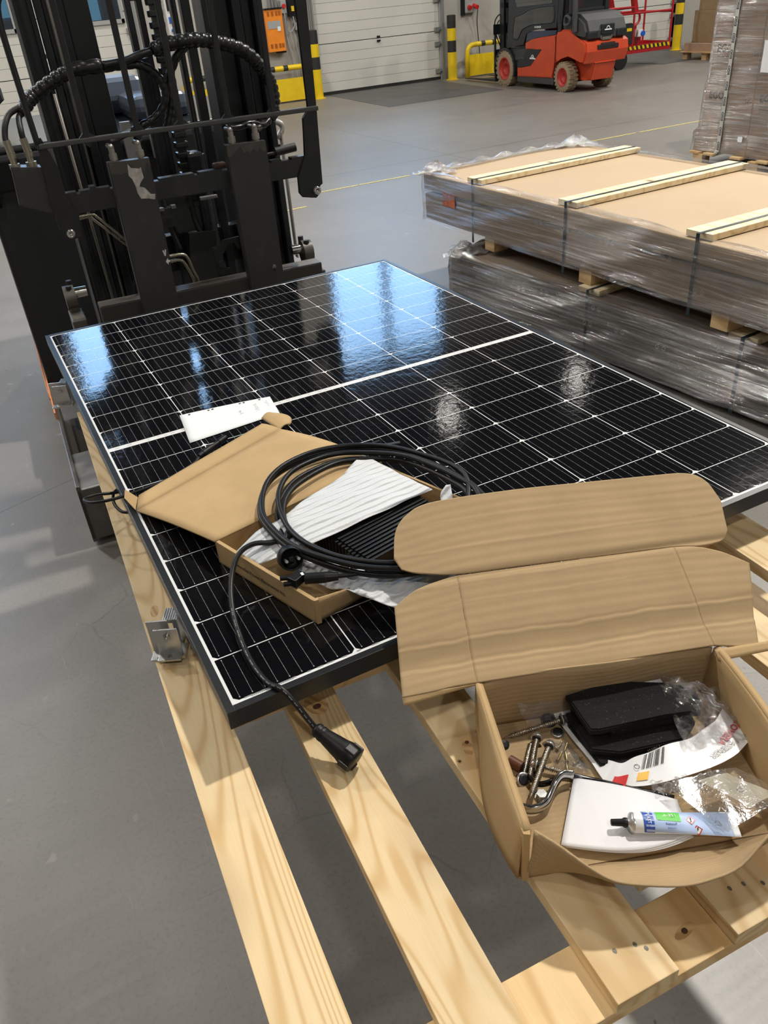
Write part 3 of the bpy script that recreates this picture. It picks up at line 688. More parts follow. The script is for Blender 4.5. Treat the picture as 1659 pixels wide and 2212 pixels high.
q = B(TF); q.tube([(.657, .3, 1.588), (.618, .3, 1.567), (.589, .31, 1.533), (.568, .32, 1.485), (.563, .32, 1.435), (.552, .32, 1.398), (.533, .32, 1.36)], .0135, 12, 7, rib=.1); PS('wrapped_hose', q, SPIR)
q = B(TF); q.tube([(.863, .28, 1.352), (.83, .26, 1.340), (.79, .25, 1.352), (.74, .24, 1.345), (.69, .22, 1.355)], .010, 10, 6, rib=.1); q.tube([(.84, .28, 1.345), (.80, .24, 1.335), (.77, .2, 1.352)], .011, 10, 6); PS('wrapped_hose', q, SPIR)
q = B(TF); q.tube([(.42, .28, 1.372), (.38, .25, 1.365), (.335, .20, 1.36)], .009, 10, 5); q.tube([(.44, .28, 1.375), (.42, .22, 1.36)], .009, 10, 3); PS('hydraulic_hose', q, RUB)
TUBE = m_steel('hydraulic_pipe', (.36, .33, .25), .28, .8, (.5, .45, .35), .1)
q = B(TF); q.tube([(.19, .3, 1.150), (.243, .3, 1.151), (.262, .3, 1.135), (.335, .3, 1.045)], .0042, 8, 4); q.tube([(.19, .31, 1.141), (.232, .31, 1.144), (.25, .31, 1.128), (.335, .31, 1.028)], .0042, 8, 4)
q.tube([(.44, .25, .994), (.488, .25, .992), (.503, .25, .975), (.512, .25, .935), (.521, .25, .90), (.516, .25, .86)], .0055, 10, 5); q.tube([(.44, .25, .978), (.475, .25, .977), (.49, .25, .962), (.503, .25, .925), (.509, .25, .90), (.505, .25, .86)], .0055, 10, 5); PS('hydraulic_pipe', q, TUBE)
q = B(TF); q.tube([(.33, .26, .96), (.312, .26, .925), (.308, .26, .90)], .002, 6, 4); q.tube([(.58, .42, 1.15), (.585, .42, 1.06), (.60, .41, .98), (.605, .41, .90)], .010, 8, 5); q.tube([(.48, .38, 1.18), (.49, .38, 1.05), (.505, .38, .98)], .008, 8, 5); PS('small_cable', q, RUB)
q = B(TF); q.prism([(.592, .996), (.606, .996), (.631, 1.014), (.686, 1.016), (.686, .977), (.676, .974), (.668, 1.0), (.645, 1.0), (.628, .972), (.616, .968), (.616, .925), (.640, .918), (.640, .89), (.592, .89)], .25, .258, bev=.001); q.box(.600, .616, .245, .262, .925, .948, .002); P('latch_bracket', q, BLKW)
# tilt / reach pivots at both ends of the lower bar
for sx, x in ((-1, .135), (1, .915)):
    q = B(TF); q.cyl((x - sx * .03, .32, .918), (x + sx * .012, .32, .918), .017, n=22); pv = P('pivot_pin', q, CHR)
    q = B(TF); q.cyl((x + sx * .008, .32, .905), (x + sx * .042, .32, .905), .040, n=30); q.box(min(x + sx * .008, x + sx * .04), max(x + sx * .008, x + sx * .04), .29, .35, .80, .93, .006); P('pivot_bracket', q, m_steel('pivot_grey', (.11, .10, .085), .45, .4), pv)
    for dy in (-.018, .02):
        q = B(TF); q.cyl((x + sx * .02 - sx * dy * .2, .32 + dy, .935), (x + sx * .02 - sx * dy * .2, .32 + dy, .952 + dy * .2), .010, n=6); P('clamp_bolt', q, YBK, pv)
    q = B(TF); q.box(min(x, x + sx * .045), max(x, x + sx * .045), .19, .33, .78, .865, .004); P('pivot_base', q, m_steel('pivot_grey', (.11, .10, .085)), pv)
q = B(TF); q.cyl((.845, .22, 1.262), (.915, .22, 1.268), .014, n=18); q.cyl((.80, .22, 1.258), (.85, .22, 1.26), .005, n=8); q.cyl((.862, .22, 1.275), (.862, .22, 1.283), .004, n=8); P('lock_lever', q, YBK)
q = B(TF); q.box(.628, .668, .175, .205, 1.245, 1.262, .006); P('brown_latch', q, plain('rust_brown', (.07, .035, .03), .6))

# ================================================================== PALLET (same turn as the truck)
pal = thing('long_pallet', 'long new pine pallet on the forks carrying the solar panel and parts box', 'pallet', tuple(tw(.55, -1.15, .66)), TH)
for k, (x0, x1) in enumerate(((.020, .096), (.1745, .251), (.3435, .4215), (.5005, .578), (.664, .742), (.829, .912), (1.001, 1.083))):
    q = B(TF); n = 16
    ex = (2.205 if k > 1 else 2.202)
    q.box(x0, x1, -ex, -.40, .788, .810, .0012); P('deck_board', q, WOODS[(k * 2 + (k > 3)) % 3], pal)
for (y0, y1) in ((-2.202, -2.124), (-1.62, -1.54), (-1.0, -.92), (-.5, -.42)):
    q = B(TF); q.box(.020, 1.083, y0, y1, .7655, .7875, .0012); P('cross_board', q, WOODX, pal)
for (x0, x1) in ((.022, .094), (.505, .58), (1.003, 1.081)):
    for yy in (-2.06, -1.62, -1.0, -.5):
        q = B(TF); q.box(x0, x1, yy, yy + .09, .695, .7652, .002); P('pallet_block', q, ROUGHW, pal)
    q = B(TF); q.box(x0, x1, -2.06, -.41, .673, .6948, .0012); P('bottom_board', q, WOODS[1], pal)
q = B(TF); q.box(1.084, 1.098, -2.0, -.45, .776, .806, .001); P('edge_lath', q, WOODS[2], pal)
# knots and nail dents
KN = NT('knot_wood'); _v = KN.co(); _r = KN.new('TexWave', wave_type='RINGS', rings_direction='Z', i_Vector=KN.co(scale=(1, .6, 1)), i_Scale=34.0, i_Distortion=1.5, i_Detail=2.0).outputs[1]
KN.bsdf(KN.ramp(_r, [(.2, (.50, .29, .12)), (.8, (.68, .45, .21))]), .6); KN = KN.m
def knot(x, y, z, rx, ry, a, core=True):
    q = B(TF); rk = random.Random(int(x * 1e4)); R_ = Matrix.Translation((x, y, z)) @ Matrix.Rotation(a, 4, 'Z')
    pts = [R_ @ Vector((rx * math.cos(t_ * PI / 18) * (1 + rk.uniform(-.03, .03)), ry * math.sin(t_ * PI / 18) * (1 + rk.uniform(-.03, .03)), .00025)) for t_ in range(36)]
    q.poly(pts); P('knot', q, KN, pal)
    if core:
        q = B(TF); q.poly([R_ @ Vector((.62 * rx * math.cos(t_ * PI / 8), .62 * min(rx, ry) * math.sin(t_ * PI / 8), .0004)) for t_ in range(16)]); P('knot', q, plain('dark_knot_core', (.10, .042, .02), .6, 0, .5, 220), pal)
knot(.2163, -1.680, .810, .0105, .0085, .2); knot(.2163, -1.6765, .8099, .016, .021, .3, False); knot(.3754, -1.8419, .810, .005, .006, .2); knot(.3722, -1.850, .8099, .007, .015, -.3, False); knot(.3509, -1.8657, .810, .003, .004, 0)
knot(.4646, -2.1679, .7875, .0062, .0055, .3); knot(.4646, -2.1679, .7874, .015, .006, .2, False); knot(.044, -1.335, .810, .007, .016, -.2, False)
q = B(TF)
for (x, y) in ((.3743, -2.1599), (.3975, -2.164), (.4055, -2.1725), (.5307, -2.1615), (.5481, -2.1642), (.5675, -2.1731)):
    q.poly([(x + .0022 * math.cos(t_ * PI / 5), y + .0030 * math.sin(t_ * PI / 5), .8103) for t_ in range(10)])
P('nail_marks', q, plain('nail_dark', (.16, .14, .11), .5, 0, .5, 300), pal)

# ================================================================== SOLAR PANEL
pn = thing('solar_panel', 'large black solar panel with white grid lines lying across the pallet', 'solar panel', (.567, -.861, .866))
L_, W_ = 1.722, 1.134; G = .002; CG = .017; CW, CH = .182, .091
mx0 = (W_ - 6 * CW - 5 * G) / 2; my0 = (L_ - 18 * CH - 16 * G - CG) / 2
FRB = plain('anodised_black_frame', (.018, .020, .023), .32, .3, .08, 60)
q = B(); fw = .0115; zt = .900; zb = .870
for a in ((0, fw, -L_, 0), (W_ - fw, W_, -L_, 0), (fw, W_ - fw, -fw, 0), (fw, W_ - fw, -L_, -L_ + fw)): q.box(a[0], a[1], a[2], a[3], zb, zt, .0006)
for a in ((fw, .03, -L_ + fw, -fw), (W_ - .03, W_ - fw, -L_ + fw, -fw)): q.box(a[0], a[1], a[2], a[3], zb, zb + .0015)
part('frame', q, FRB, pn)
q = B(); q.box(fw - .001, W_ - fw + .001, -L_ + fw - .001, -fw + .001, .8945, .8985); 
part('backsheet', q, m_panel_cell('white_backsheet', (.74, .75, .76), .4, .4), pn)
q = B(); z = .89865; zl = .89885; zd = .8990
for cx in range(6):
    x0 = mx0 + cx * (CW + G)
    for r in range(18):
        y0 = my0 + r * (CH + G) + (CG - G if r >= 9 else 0); c = .0065
        a, bb, d, e = x0, x0 + CW, -(y0), -(y0 + CH)      # d far, e near
        far, near = (c, .0008) if r < 9 else (.0008, c)
        q.poly([(a + far, d, z), (bb - far, d, z), (bb, d - far, z), (bb, e + near, z), (bb - near, e, z), (a + near, e, z), (a, e + near, z), (a, d - far, z)], 0)
        for k in range(10):
            xb = x0 + CW * (k + .5) / 10; hw = .00022
            q.poly([(xb - hw, d - .003, zl), (xb + hw, d - .003, zl), (xb + hw, e + .003, zl), (xb - hw, e + .003, zl)], 1)
            for yy in (d - .005, e + .005): q.poly([(xb - .0009, yy - .0009, zd), (xb + .0009, yy - .0009, zd), (xb + .0009, yy + .0009, zd), (xb - .0009, yy + .0009, zd)], 1)
            for t_ in (.3, .5, .7):
                yy = d + (e - d) * t_; q.poly([(xb - .0005, yy - .0005, zd), (xb + .0005, yy - .0005, zd), (xb + .0005, yy + .0005, zd), (xb - .0005, yy + .0005, zd)], 1)
part('solar_cells', q, [m_panel_cell('solar_cell_black', (.0035, .0038, .005), .4, .15), m_panel_cell('silver_busbar', (.30, .31, .32), .4, .4)], pn)
q = B(); x = .03
while x < 1.10:
    l = random.uniform(.004, .014)
    if random.random() < .6:
        yy = -L_ + .0165; q.poly([(x, yy, .8990), (x + l, yy, .8990), (x + l, yy + .0016, .8990), (x, yy + .0016, .8990)])
        yy = -L_ / 2 + random.uniform(-.002, .002); q.poly([(x, yy, .8990), (x + l * .7, yy, .8990), (x + l * .7, yy + .0012, .8990), (x, yy + .0012, .8990)])
    x += l + random.uniform(.002, .02)
for k in range(22):
    xx = .040 + k * .0028; q.poly([(xx, -L_ + .0150, .8991), (xx + .0018, -L_ + .0150, .8991), (xx + .0018, -L_ + .0178, .8991), (xx, -L_ + .0178, .8991)])
part('serial_print', q, plain('grey_print', (.22, .22, .22), .5), pn)

# end clamps on roof brackets along the left board
def clamp(x, y, rz, label):
    M = F2(rz, x, y, 0); t = thing('mounting_bracket', label, 'bracket', (x, y, .8105), rz, 'aluminium mounting brackets on the left board')
    q = B(M); q.box(-.0185, .0185, -.0015, .0015, .822, .872, .0004); q.box(-.0185, .0185, -.017, .0, .820, .823, .0005); part('angle_plate', q, ALU, t)
    q = B(M); q.cyl((.001, -.0055, .858), (.001, 0, .858), .0062, n=6); q.cyl((.001, -.011, .858), (.001, -.005, .858), .0038, n=12); q.cyl((0, -.0095, .8215), (0, -.0095, .8245), .004, n=10); part('hex_bolt', q, CHR, t)
    q = B(M); q.box(-.034, .0, .018, .021, .812, .874, .0005); q.box(-.034, .01, -.004, .055, .8105, .8135, .0005); q.box(-.022, .022, -.006, .024, .8135, .8205); part('base_channel', q, ALU, t)
    q = B(M)
    q.box(-.010, .013, .026, .056, .862, .8685, .0004)
    for k in range(6): q.box(-.010 + k * .0038, -.0083 + k * .0038, .026, .056, .868, .8698)
    q.box(.004, .013, .028, .054, .8135, .862, .001); part('ribbed_clamp_head', q, m_steel('pale_aluminium', (.50, .53, .55), .35, .7), t)
    return t
clamp(-.026, -1.472, -.45, 'aluminium bracket with hex bolt near the closest end of the left board')
clamp(-.020, -.349, -.42, 'aluminium bracket with small bolt near the far left corner of the panel')
# hidden supports between boards and module
for k, (x, y) in enumerate(((.50, -1.35), (1.06, -1.35), (.50, -.60), (1.06, -.60))):
    b = B(); b.box(x - .02, x + .02, y - .03, y + .03, .811, .8695, .002); solo('spacer_block', b, ALU, 'aluminium spacer hidden between boards and solar panel underside', 'spacer', 'spacers under the solar panel')
# ================================================================== SMALL CARTON WITH INVERTER, ON THE PANEL
CB1 = m_cardboard('kraft_board', (.50, .345, .175), 0, (0, 0, 0), .15)
CB2 = m_cardboard('corrugated_board', (.445, .315, .175), 62.0, (PI / 4, 0, 0), .3)
CBE = m_cardboard('board_inner', (.42, .29, .145), 0, (0, 0, 0), .2)
A0 = Vector((.096, -1.388, 0)); U = Vector((.346, .073, 0)); V = Vector((.077, -.231, 0))
un = U.normalized(); vn = V.normalized(); LU = U.length; LV = V.length
fa = Matrix((un, -vn, Vector((0, 0, 1)))).transposed().to_4x4(); fa = Matrix.Translation(A0) @ fa       # local x along hinge, y away from camera, z up
ia = thing('inverter_carton', 'open flat brown carton holding a ribbed black inverter on the solar panel', 'box', tuple(A0 + U / 2 + V / 2 + Vector((0, 0, .8995))), math.atan2(un.y, un.x))
Z0, ZT = .9000, .9445; tk = .0032
q = B(fa); q.box(0, LU, -LV, 0, Z0, Z0 + tk); part('carton_floor', q, CBE, ia)
q = B(fa); q.box(0, tk * 2, -LV, 0, Z0, ZT - .001, .0008); 
sw = part('side_wall', q, CB1, ia)
q = B(fa); q.box(0, LU, -tk, 0, Z0, ZT, .0006); q.box(LU - tk * 1.5, LU, -LV + .02, 0, Z0, ZT - .004, .0006); part('back_wall', q, CB1, ia)
# near wall: stands at the corner and bows outwards
def fw_(s, t):
    y = -LV - .012 * math.sin(PI * min(1, s * 1.1)) * t; z_ = Z0 + (ZT - Z0 - .018 * math.sin(PI * s)) * t
    return (s * LU, y, z_)
q = B(fa); q.grid(lambda u, v: Vector(fw_(u, v)), 24, 4); part('near_wall', q, CB1, ia, solid=.0028)
q = B(fa); q.prism([(0, -LV), (.0, -LV - .004), (.006, -LV - .006), (.010, -LV)], Z0, ZT, 'Z'); part('corner_tab', q, CB1, ia)
txt = text_bm('Hoymiles Power Electronics Inc.', .0098, fa @ plane_m((-.0012, -LV * .47, .921), (0, -1, 0), (0, 0, 1)), .0001)
part('printed_name', txt, INK, ia)
# lid lying back on the module
def lidp(u, v, lift=0.0):
    A = Vector((.095, -1.392, ZT)); D = Vector((.440, -1.318, ZT)); F1 = Vector((.012, -1.150, .9035)); F2_ = Vector((.352, -1.022, .915))
    p = A.lerp(D, u).lerp(F1.lerp(F2_, u), v); p.z += .006 * math.sin(PI * v) * (.5 + u) + lift; return p
q = B(); q.grid(lambda u, v: lidp(u, v), 20, 14)
def tuckp(u, v):
    F1 = Vector((.012, -1.150, .9035)); F2_ = Vector((.352, -1.022, .915)); T1 = Vector((.028, -1.098, .9045)); T2 = Vector((.330, -.965, .911))
    return F1.lerp(F2_, u).lerp(T1.lerp(T2, u), v) + Vector((0, 0, .0022 * math.sin(PI * v)))
ld = part('lid', q, CB1, ia, solid=.0028)
q = B(); q.grid(tuckp, 16, 4); part('tuck_flap', q, CB1, ld, solid=.0028)
q = B(); q.grid(lambda u, v: Vector((.350 + .048 * v * (1 - .4 * (2 * u - 1) ** 2) - .012 * u, -1.018 + .078 * u + .012 * v, .9115 + .006 * math.sin(PI * v))), 12, 8); part('ear_flap', q, CB1, ld, solid=.0028)
q = B(); q.slab([(.010, -1.150, .9055), (.024, -1.108, .906), (.008, -1.078, .914), (.0, -1.112, .915)], (0, 0, 1), .002); part('ear_flap', q, CBE, ld)

# inverter: black finned body, half under foam
iv = thing('micro_inverter', 'black finned inverter lying under white foam in the small carton', 'inverter', (.33, -1.50, .9035), .215)
fi = F2(.215 - .0, .345, -1.492, 0)
q = B(fi); q.box(-.075, .105, -.075, .075, .9035, .928, .004); part('inverter_body', q, PLB, iv)
FIN = plain('fin_black', (.009, .0095, .0105), .42, 0, .1, 50, Specular_IOR_Level=.3)
q = B(fi)
for k in range(17):
    y = -.074 + k * .00915; q.box(-.074, .104, y, y + .0048, .927, .944, .0006)
for k in range(17):
    y = -.074 + k * .00915; q.box(-.081, -.074, y, y + .0048, .906, .941, .0006)
part('cooling_fins', q, FIN, iv)
q = B(fi); q.cyl((-.082, -.045, .928), (-.115, -.050, .925), .004, n=12); q.cyl((-.082, -.045, .928), (-.094, -.047, .927), .0065, n=12); part('antenna_stub', q, CHR, iv)
q = B(fi); q.box(-.082, -.06, -.065, -.02, .905, .935, .003); part('terminal_box', q, PLB, iv)
# foam sheet
FOAM = NT('foam_sheet'); _v = FOAM.co(scale=(1, 1, 1)); _n = FOAM.noise(_v, 260, 3, .6); _w = FOAM.new('TexWave', wave_type='BANDS', bands_direction='Y', i_Vector=FOAM.co(rot=(0, 0, -.12)), i_Scale=22.0, i_Distortion=2.0, i_Detail=1.0, i_Detail_Scale=.5).outputs[1]
FOAM.bsdf((.66, .68, .70), .55, 0, FOAM.bump(FOAM.math('MULTIPLY_ADD', _w, .8, FOAM.math('MULTIPLY', _n, .25)), .7, .006), Transmission_Weight=.0); FOAM = FOAM.m
fm = thing('foam_wrap', 'thin white foam sheet folded over the black inverter in the carton', 'packing foam', (.28, -1.5, .905))
FT = [(.1165, -1.4283, .935), (.16, -1.415, .951), (.2061, -1.4083, .957), (.27, -1.376, .958), (.3393, -1.3474, .957), (.375, -1.322, .957), (.4166, -1.2916, .957), (.45, -1.37, .956), (.468, -1.43, .954), (.4652, -1.4672, .952), (.42, -1.468, .951), (.3652, -1.4772, .951), (.30, -1.486, .951), (.2338, -1.4946, .950), (.18, -1.492, .945), (.138, -1.4828, .938)]
def sheet_from_edges(top, bot, nu, nv, wob=.0, zbump=0.0, seed=0):
    T_ = smooth(top, 8); Bt = smooth(bot, 8)
    def at(L, t):
        x = t * (len(L) - 1); i = min(int(x), len(L) - 2); return L[i].lerp(L[i + 1], x - i)
    def fn(u, v):
        p = at(T_, u).lerp(at(Bt, u), v); p = p.copy(); p.z += zbump * math.sin(PI * v) * math.sin(PI * u) + wob * math.sin(u * 23 + v * 7 + seed) * math.sin(v * 17 - u * 5 + seed * 2); return p
    return fn
q = B(); q.grid(sheet_from_edges([FT[0], FT[1], FT[2], FT[3], FT[4], FT[5], FT[6]], [FT[15], FT[14], FT[13], FT[12], FT[11], FT[10], FT[9]], 46, 22, .0012, .003), 46, 22); part('upper_sheet', q, FOAM, fm, solid=.0012)
q = B(); q.grid(sheet_from_edges([(.185, -1.50, .925), (.225, -1.505, .93), (.27, -1.585, .935), (.35, -1.64, .95), (.42, -1.66, .945)], [(.2072, -1.5756, .925), (.232, -1.62, .935), (.262, -1.672, .935), (.304, -1.700, .918), (.372, -1.700, .93)], 40, 18, .0028, .004, 2), 40, 18); part('lower_sheet', q, FOAM, fm, solid=.0012)
q = B(); q.grid(sheet_from_edges([(.452, -1.520, .950), (.462, -1.50, .962), (.476, -1.495, .972)], [(.468, -1.530, .950), (.476, -1.515, .962), (.482, -1.50, .974)], 8, 4), 8, 4); part('torn_corner', q, FOAM, fm, solid=.001)

# paper with hole marks and writing
pp = thing('note_paper', 'ruled white sheet with faint handwriting lying on the solar panel', 'paper', (.29, -.86, .8995))
q = B(); c = [Vector((.192, -.787, .9003)), Vector((.401, -.819, .9003)), Vector((.388, -.918, .9003)), Vector((.174, -.936, .9003))]
q.grid(lambda u, v: c[0].lerp(c[1], u).lerp(c[3].lerp(c[2], u), v) + Vector((0, 0, .0012 * math.sin(PI * u) * (1 - v) + .0004)), 14, 8); part('sheet', q, PAPER, pp, solid=.0003)
q = B()
def on_paper(u, v): return c[0].lerp(c[1], u).lerp(c[3].lerp(c[2], u), v) + Vector((0, 0, .0012 * math.sin(PI * u) * (1 - v) + .0008))
for k in range(34):
    u = .02 + k * .0285; a = on_paper(u, .02); d = on_paper(u, .98); e_ = on_paper(u + .0016, .98); f_ = on_paper(u + .0016, .02); q.poly([a, d, e_, f_])
part('ruled_lines', q, plain('pale_blue_line', (.58, .66, .72), .6), pp)
q = B()
for u, v in ((.10, .06), (.31, .06), (.355, .055), (.655, .065), (.70, .06), (.875, .065)):
    p = on_paper(u, v); q.cyl(p + Vector((0, 0, .0)), p + Vector((0, 0, .0004)), .0028, n=12)
part('punch_holes', q, INK, pp)
q = B()
random.seed(3)
for (u0, v0, n, w_) in ((.62, .38, 9, .20), (.80, .22, 14, .40), (.93, .18, 10, .35)):
    pts = [on_paper(u0 + .022 * math.sin(k * 2.3) + random.uniform(-.008, .008), v0 + w_ * k / n + random.uniform(-.01, .01)) for k in range(n)]
    q.tube(pts, .0003, 5, 3)
part('handwriting', q, plain('pencil_grey', (.58, .57, .58), .6), pp)

# ---------------------------------------------------------------- black cable coil with plug, on the carton
cc = thing('coiled_cable', 'thick black cable coiled over the small carton with a round mains plug', 'cable', (.35, -1.45, .948))
C1 = [(.5225, -1.5503), (.5225, -1.4728), (.4862, -1.3463), (.429, -1.2762), (.3518, -1.2423), (.275, -1.2537), (.2197, -1.2992), (.1825, -1.378), (.1781, -1.4445), (.1912, -1.5118), (.2249, -1.5727), (.2603, -1.6171), (.3028, -1.6501), (.38, -1.672), (.46, -1.64)]
C2 = [(.5104, -1.542), (.511, -1.4795), (.4765, -1.3638), (.4182, -1.2979), (.3587, -1.2681), (.2841, -1.2836), (.2371, -1.333), (.2118, -1.3978), (.2061, -1.4753), (.2297, -1.5486), (.2672, -1.6032), (.3101, -1.6367), (.38, -1.655), (.45, -1.62)]
C3 = [(.4982, -1.5336), (.5015, -1.4656), (.4712, -1.36), (.4273, -1.3168), (.3654, -1.2933), (.2827, -1.3207), (.2362, -1.3606), (.2108, -1.4166), (.2099, -1.4659), (.2289, -1.5368), (.2588, -1.5896), (.31, -1.625), (.38, -1.64), (.44, -1.60)]
pts = [(x, y, .957 + .003 * math.sin(i)) for i, (x, y) in enumerate(C1)] + [(x, y, .965 + .002 * math.sin(i * 1.3)) for i, (x, y) in enumerate(C2)] + [(x, y, .958 + .003 * math.sin(i + 2)) for i, (x, y) in enumerate(C3)]
pts += [(x + .004, y - .002, .966) for (x, y) in C1[1:13]]
CAB = plain('cable_black', (.008, .0085, .009), .38, 0, .15, 60, Specular_IOR_Level=.3)
q = B(); q.tube(pts, .0046, 12, 6)
q.tube([(x + .012 * math.cos(i * .5), y - .010, .952) for i, (x, y) in enumerate(C2[2:12])], .0044, 12, 6)
q.tube([(.36, -1.66, .955), (.31, -1.635, .953), (.285, -1.622, .953), (.262, -1.615, .955)], .0040, 12, 5); part('cable', q, CAB, cc)
q = B(); q.cyl((.440, -1.240, .935), (.515, -1.254, .932), .0055, n=16); q.tube([(.47, -1.262, .955), (.455, -1.248, .945), (.445, -1.242, .938)], .004, 10, 4); part('cable_end_sleeve', q, PLB, cc)
# round mains plug pointing to the camera
q = B(); pc = Vector((.180, -1.519, .955)); dirp = Vector((-.08, -.75, .35)).normalized(); Mp = Matrix.Translation(pc) @ dirp.to_track_quat('Z', 'Y').to_matrix().to_4x4()
q.lathe([(.006, -.030), (.010, -.022), (.0195, -.012), (.0195, .0), (.0185, .002), (.0185, .010), (.0165, .011), (.0165, .003), (0, .003)], Mp, 32); pl_ = part('mains_plug', q, PLB, cc)
q = B()
for sx in (-.0095, .0095): q.cyl(Mp @ Vector((sx, 0, .003)), Mp @ Vector((sx, 0, .021)), .0024, n=12)
part('plug_pins', q, m_steel('nickel_pin', (.55, .54, .5), .3, .9), pl_)
q = B(); q.box(-.004, .004, -.004, .004, .003, .012, .001); q.bm.transform(Mp); part('plug_boss', q, PLB, pl_)
q = B(); q.tube([pc - dirp * .02, pc - dirp * .045 + Vector((.0, 0, 0)), (.190, -1.472, .956), (.208, -1.445, .958)], .0042, 10, 5); part('plug_lead', q, CAB, cc)
# dc connector lying on the carton's edge
q = B(); q.cyl((.208, -1.591, .953), (.180, -1.577, .953), .0085, n=10); q.cyl((.225, -1.599, .953), (.207, -1.590, .953), .0062, .0085, n=12); q.box(.158, .182, -1.579, -1.562, .946, .960, .0015, rot=Matrix.Rotation(.45, 4, 'Z')); q.cyl((.158, -1.566, .957), (.147, -1.561, .957), .0038, n=10); q.cyl((.160, -1.573, .950), (.149, -1.568, .950), .0038, n=10)
q.tube([(.225, -1.599, .953), (.25, -1.609, .953), (.285, -1.622, .953)], .0036, 10, 4); part('panel_connector', q, PLB, cc)
q = B(); q.box(.176, .180, -1.577, -1.570, .9605, .9612); part('white_mark', q, PAPER, cc)

# cable that hangs over the panel edge to a trunk connector
hc = thing('connector_cable', 'black printed cable running over the panel edge to a fat black connector', 'cable', (.09, -1.65, .8125))
pts = [(.2095, -1.456, .958), (.200, -1.464, .956), (.1729, -1.4596, .953), (.1422, -1.4509, .956), (.1128, -1.4610, .951), (.088, -1.495, .935), (.0705, -1.545, .920), (.0625, -1.60, .908), (.0605, -1.655, .904), (.066, -1.700, .9035), (.078, -1.722, .9035), (.088, -1.742, .888), (.0965, -1.757, .868), (.103, -1.766, .853)]
q = B(); q.tube(pts, .0043, 12, 7); part('cable', q, CAB, hc)
ps = smooth(pts, 8); q = B()
for i in range(int(len(ps) * .45), len(ps) - 4):
    if i % 3 != 2:
        a, d = ps[i], ps[i + 1]; t_ = (d - a).normalized(); s_ = t_.cross(Vector((-.25, -.6, .75))).normalized(); n_ = s_.cross(t_).normalized()
        if n_.z < 0: n_ = -n_
        for f0 in (.1, .55):
            p = a.lerp(d, f0) + n_ * .00435; e_ = a.lerp(d, f0 + .28) + n_ * .00435
            q.poly([p - s_ * .0006, e_ - s_ * .0006, e_ + s_ * .0006, p + s_ * .0006])
part('cable_print', q, plain('light_print', (.30, .31, .32), .5), hc)
e0 = Vector((.103, -1.766, .853)); e1 = Vector((.1330, -1.828, .832)); dv = (e1 - e0).normalized(); Mc = Matrix.Translation(e0) @ dv.to_track_quat('Z', 'Y').to_matrix().to_4x4()
q = B(); q.lathe([(.0045, -.004), (.0095, .0), (.0105, .004), (.0092, .006), (.0105, .009), (.0105, .014), (.0095, .016)], Mc, 24); cn = part('cable_gland', q, PLB, hc)
q = B(); q.lathe([(.0098, .013), (.0118, .024), (.0150, .045), (.0168, .052), (.0168, .066), (.0150, .069), (0, .069)], Mc, 20); q2 = B(); 
part('connector_body', q, PLB, hc)
q = B(); q.box(-.0185, -.0140, -.005, .005, .052, .068, .001); q.box(.0140, .0185, -.005, .005, .052, .068, .001); q.box(-.006, .006, -.0185, -.0140, .050, .070, .001); q.box(-.006, .006, .0120, .0175, .050, .068, .002); q.bm.transform(Mc); part('connector_head', q, PLB, hc)
# module lead: loop at the left edge and plug by the paper
ml = thing('module_cable', 'thin black panel lead looping over the left panel edge beside the carton', 'cable', (.05, -1.03, .84))
q = B(); q.tube([(.04, -.985, .862), (-.003, -.992, .868), (-.040, -1.000, .880), (-.066, -1.025, .892), (-.056, -1.062, .900), (-.01, -1.082, .9045), (.069, -1.075, .9045), (.12, -1.056, .9045), (.155, -1.036, .9045), (.172, -1.018, .9055)], .0032, 10, 6)
q.tube([(.05, -.97, .862), (.0, -.975, .864), (-.014, -1.01, .862), (-.012, -1.045, .860), (.0, -1.070, .861), (.04, -1.085, .862)], .0032, 10, 6); part('cable', q, CAB, ml)
q = B(); a_ = Vector((.172, -1.018, .9068)); d_ = Vector((.252, -.966, .9078)); dd = (d_ - a_).normalized()
q.cyl(a_, a_ + dd * .012, .0045, .0065, n=14); q.cyl(a_ + dd * .012, a_ + dd * .04, .0075, n=12); q.cyl(a_ + dd * .04, a_ + dd * .062, .0055, n=12); q.cyl(a_ + dd * .062, a_ + dd * .085, .0068, n=12); pass
part('plug_connector', q, PLB, ml)

# ================================================================== BIG CARTON WITH HARDWARE, ON THE PALLET BOARDS
BL = Vector((.308, -1.847, 0)); BR = Vector((.617, -1.957, 0)); ub = (BR - BL).normalized(); vb_ = Vector((-ub.y, ub.x, 0)); WB = .328; DB = .226
FB = Matrix.Translation(BL) @ Matrix((ub, vb_, Vector((0, 0, 1)))).transposed().to_4x4()
hb = thing('parts_carton', 'open brown carton full of screws, foam pads and papers on the pallet boards', 'box', tuple(BL + ub * WB / 2 - vb_ * DB / 2 + Vector((0, 0, .8105))), math.atan2(ub.y, ub.x))
# skewed footprint: near side is shifted towards the left
SH = lambda v: -.0 * v
q = B(FB); q.prism([(-.0, 0), (WB, 0), (WB - .004, -DB), (-.006, -DB), (-.017, -DB * .7), (-.012, -DB * .35)], .8108, .8140, 'Z'); part('carton_floor', q, CB2, hb)
q = B(FB)
def wl(u, v): return Vector((-.001 - (.006 * u + .017 * math.sin(PI * u ** 1.3)) * (1 - v) - .001 * math.sin(PI * v), -u * DB, .811 + .089 * v))
q.grid(wl, 14, 5); q.grid(lambda u, v: wl(u, v) + Vector((.0075, .0, -.002)), 14, 5); q.grid(lambda u, v: wl(u, 1).lerp(wl(u, 1) + Vector((.0075, 0, -.002)), v), 14, 1); part('side_wall', q, CB1, hb, solid=.0024)
q = B(FB)
def wr(u, v): return Vector((WB + .010 * v + .004 * math.sin(PI * u), -u * (DB - .03), .811 + .087 * v))
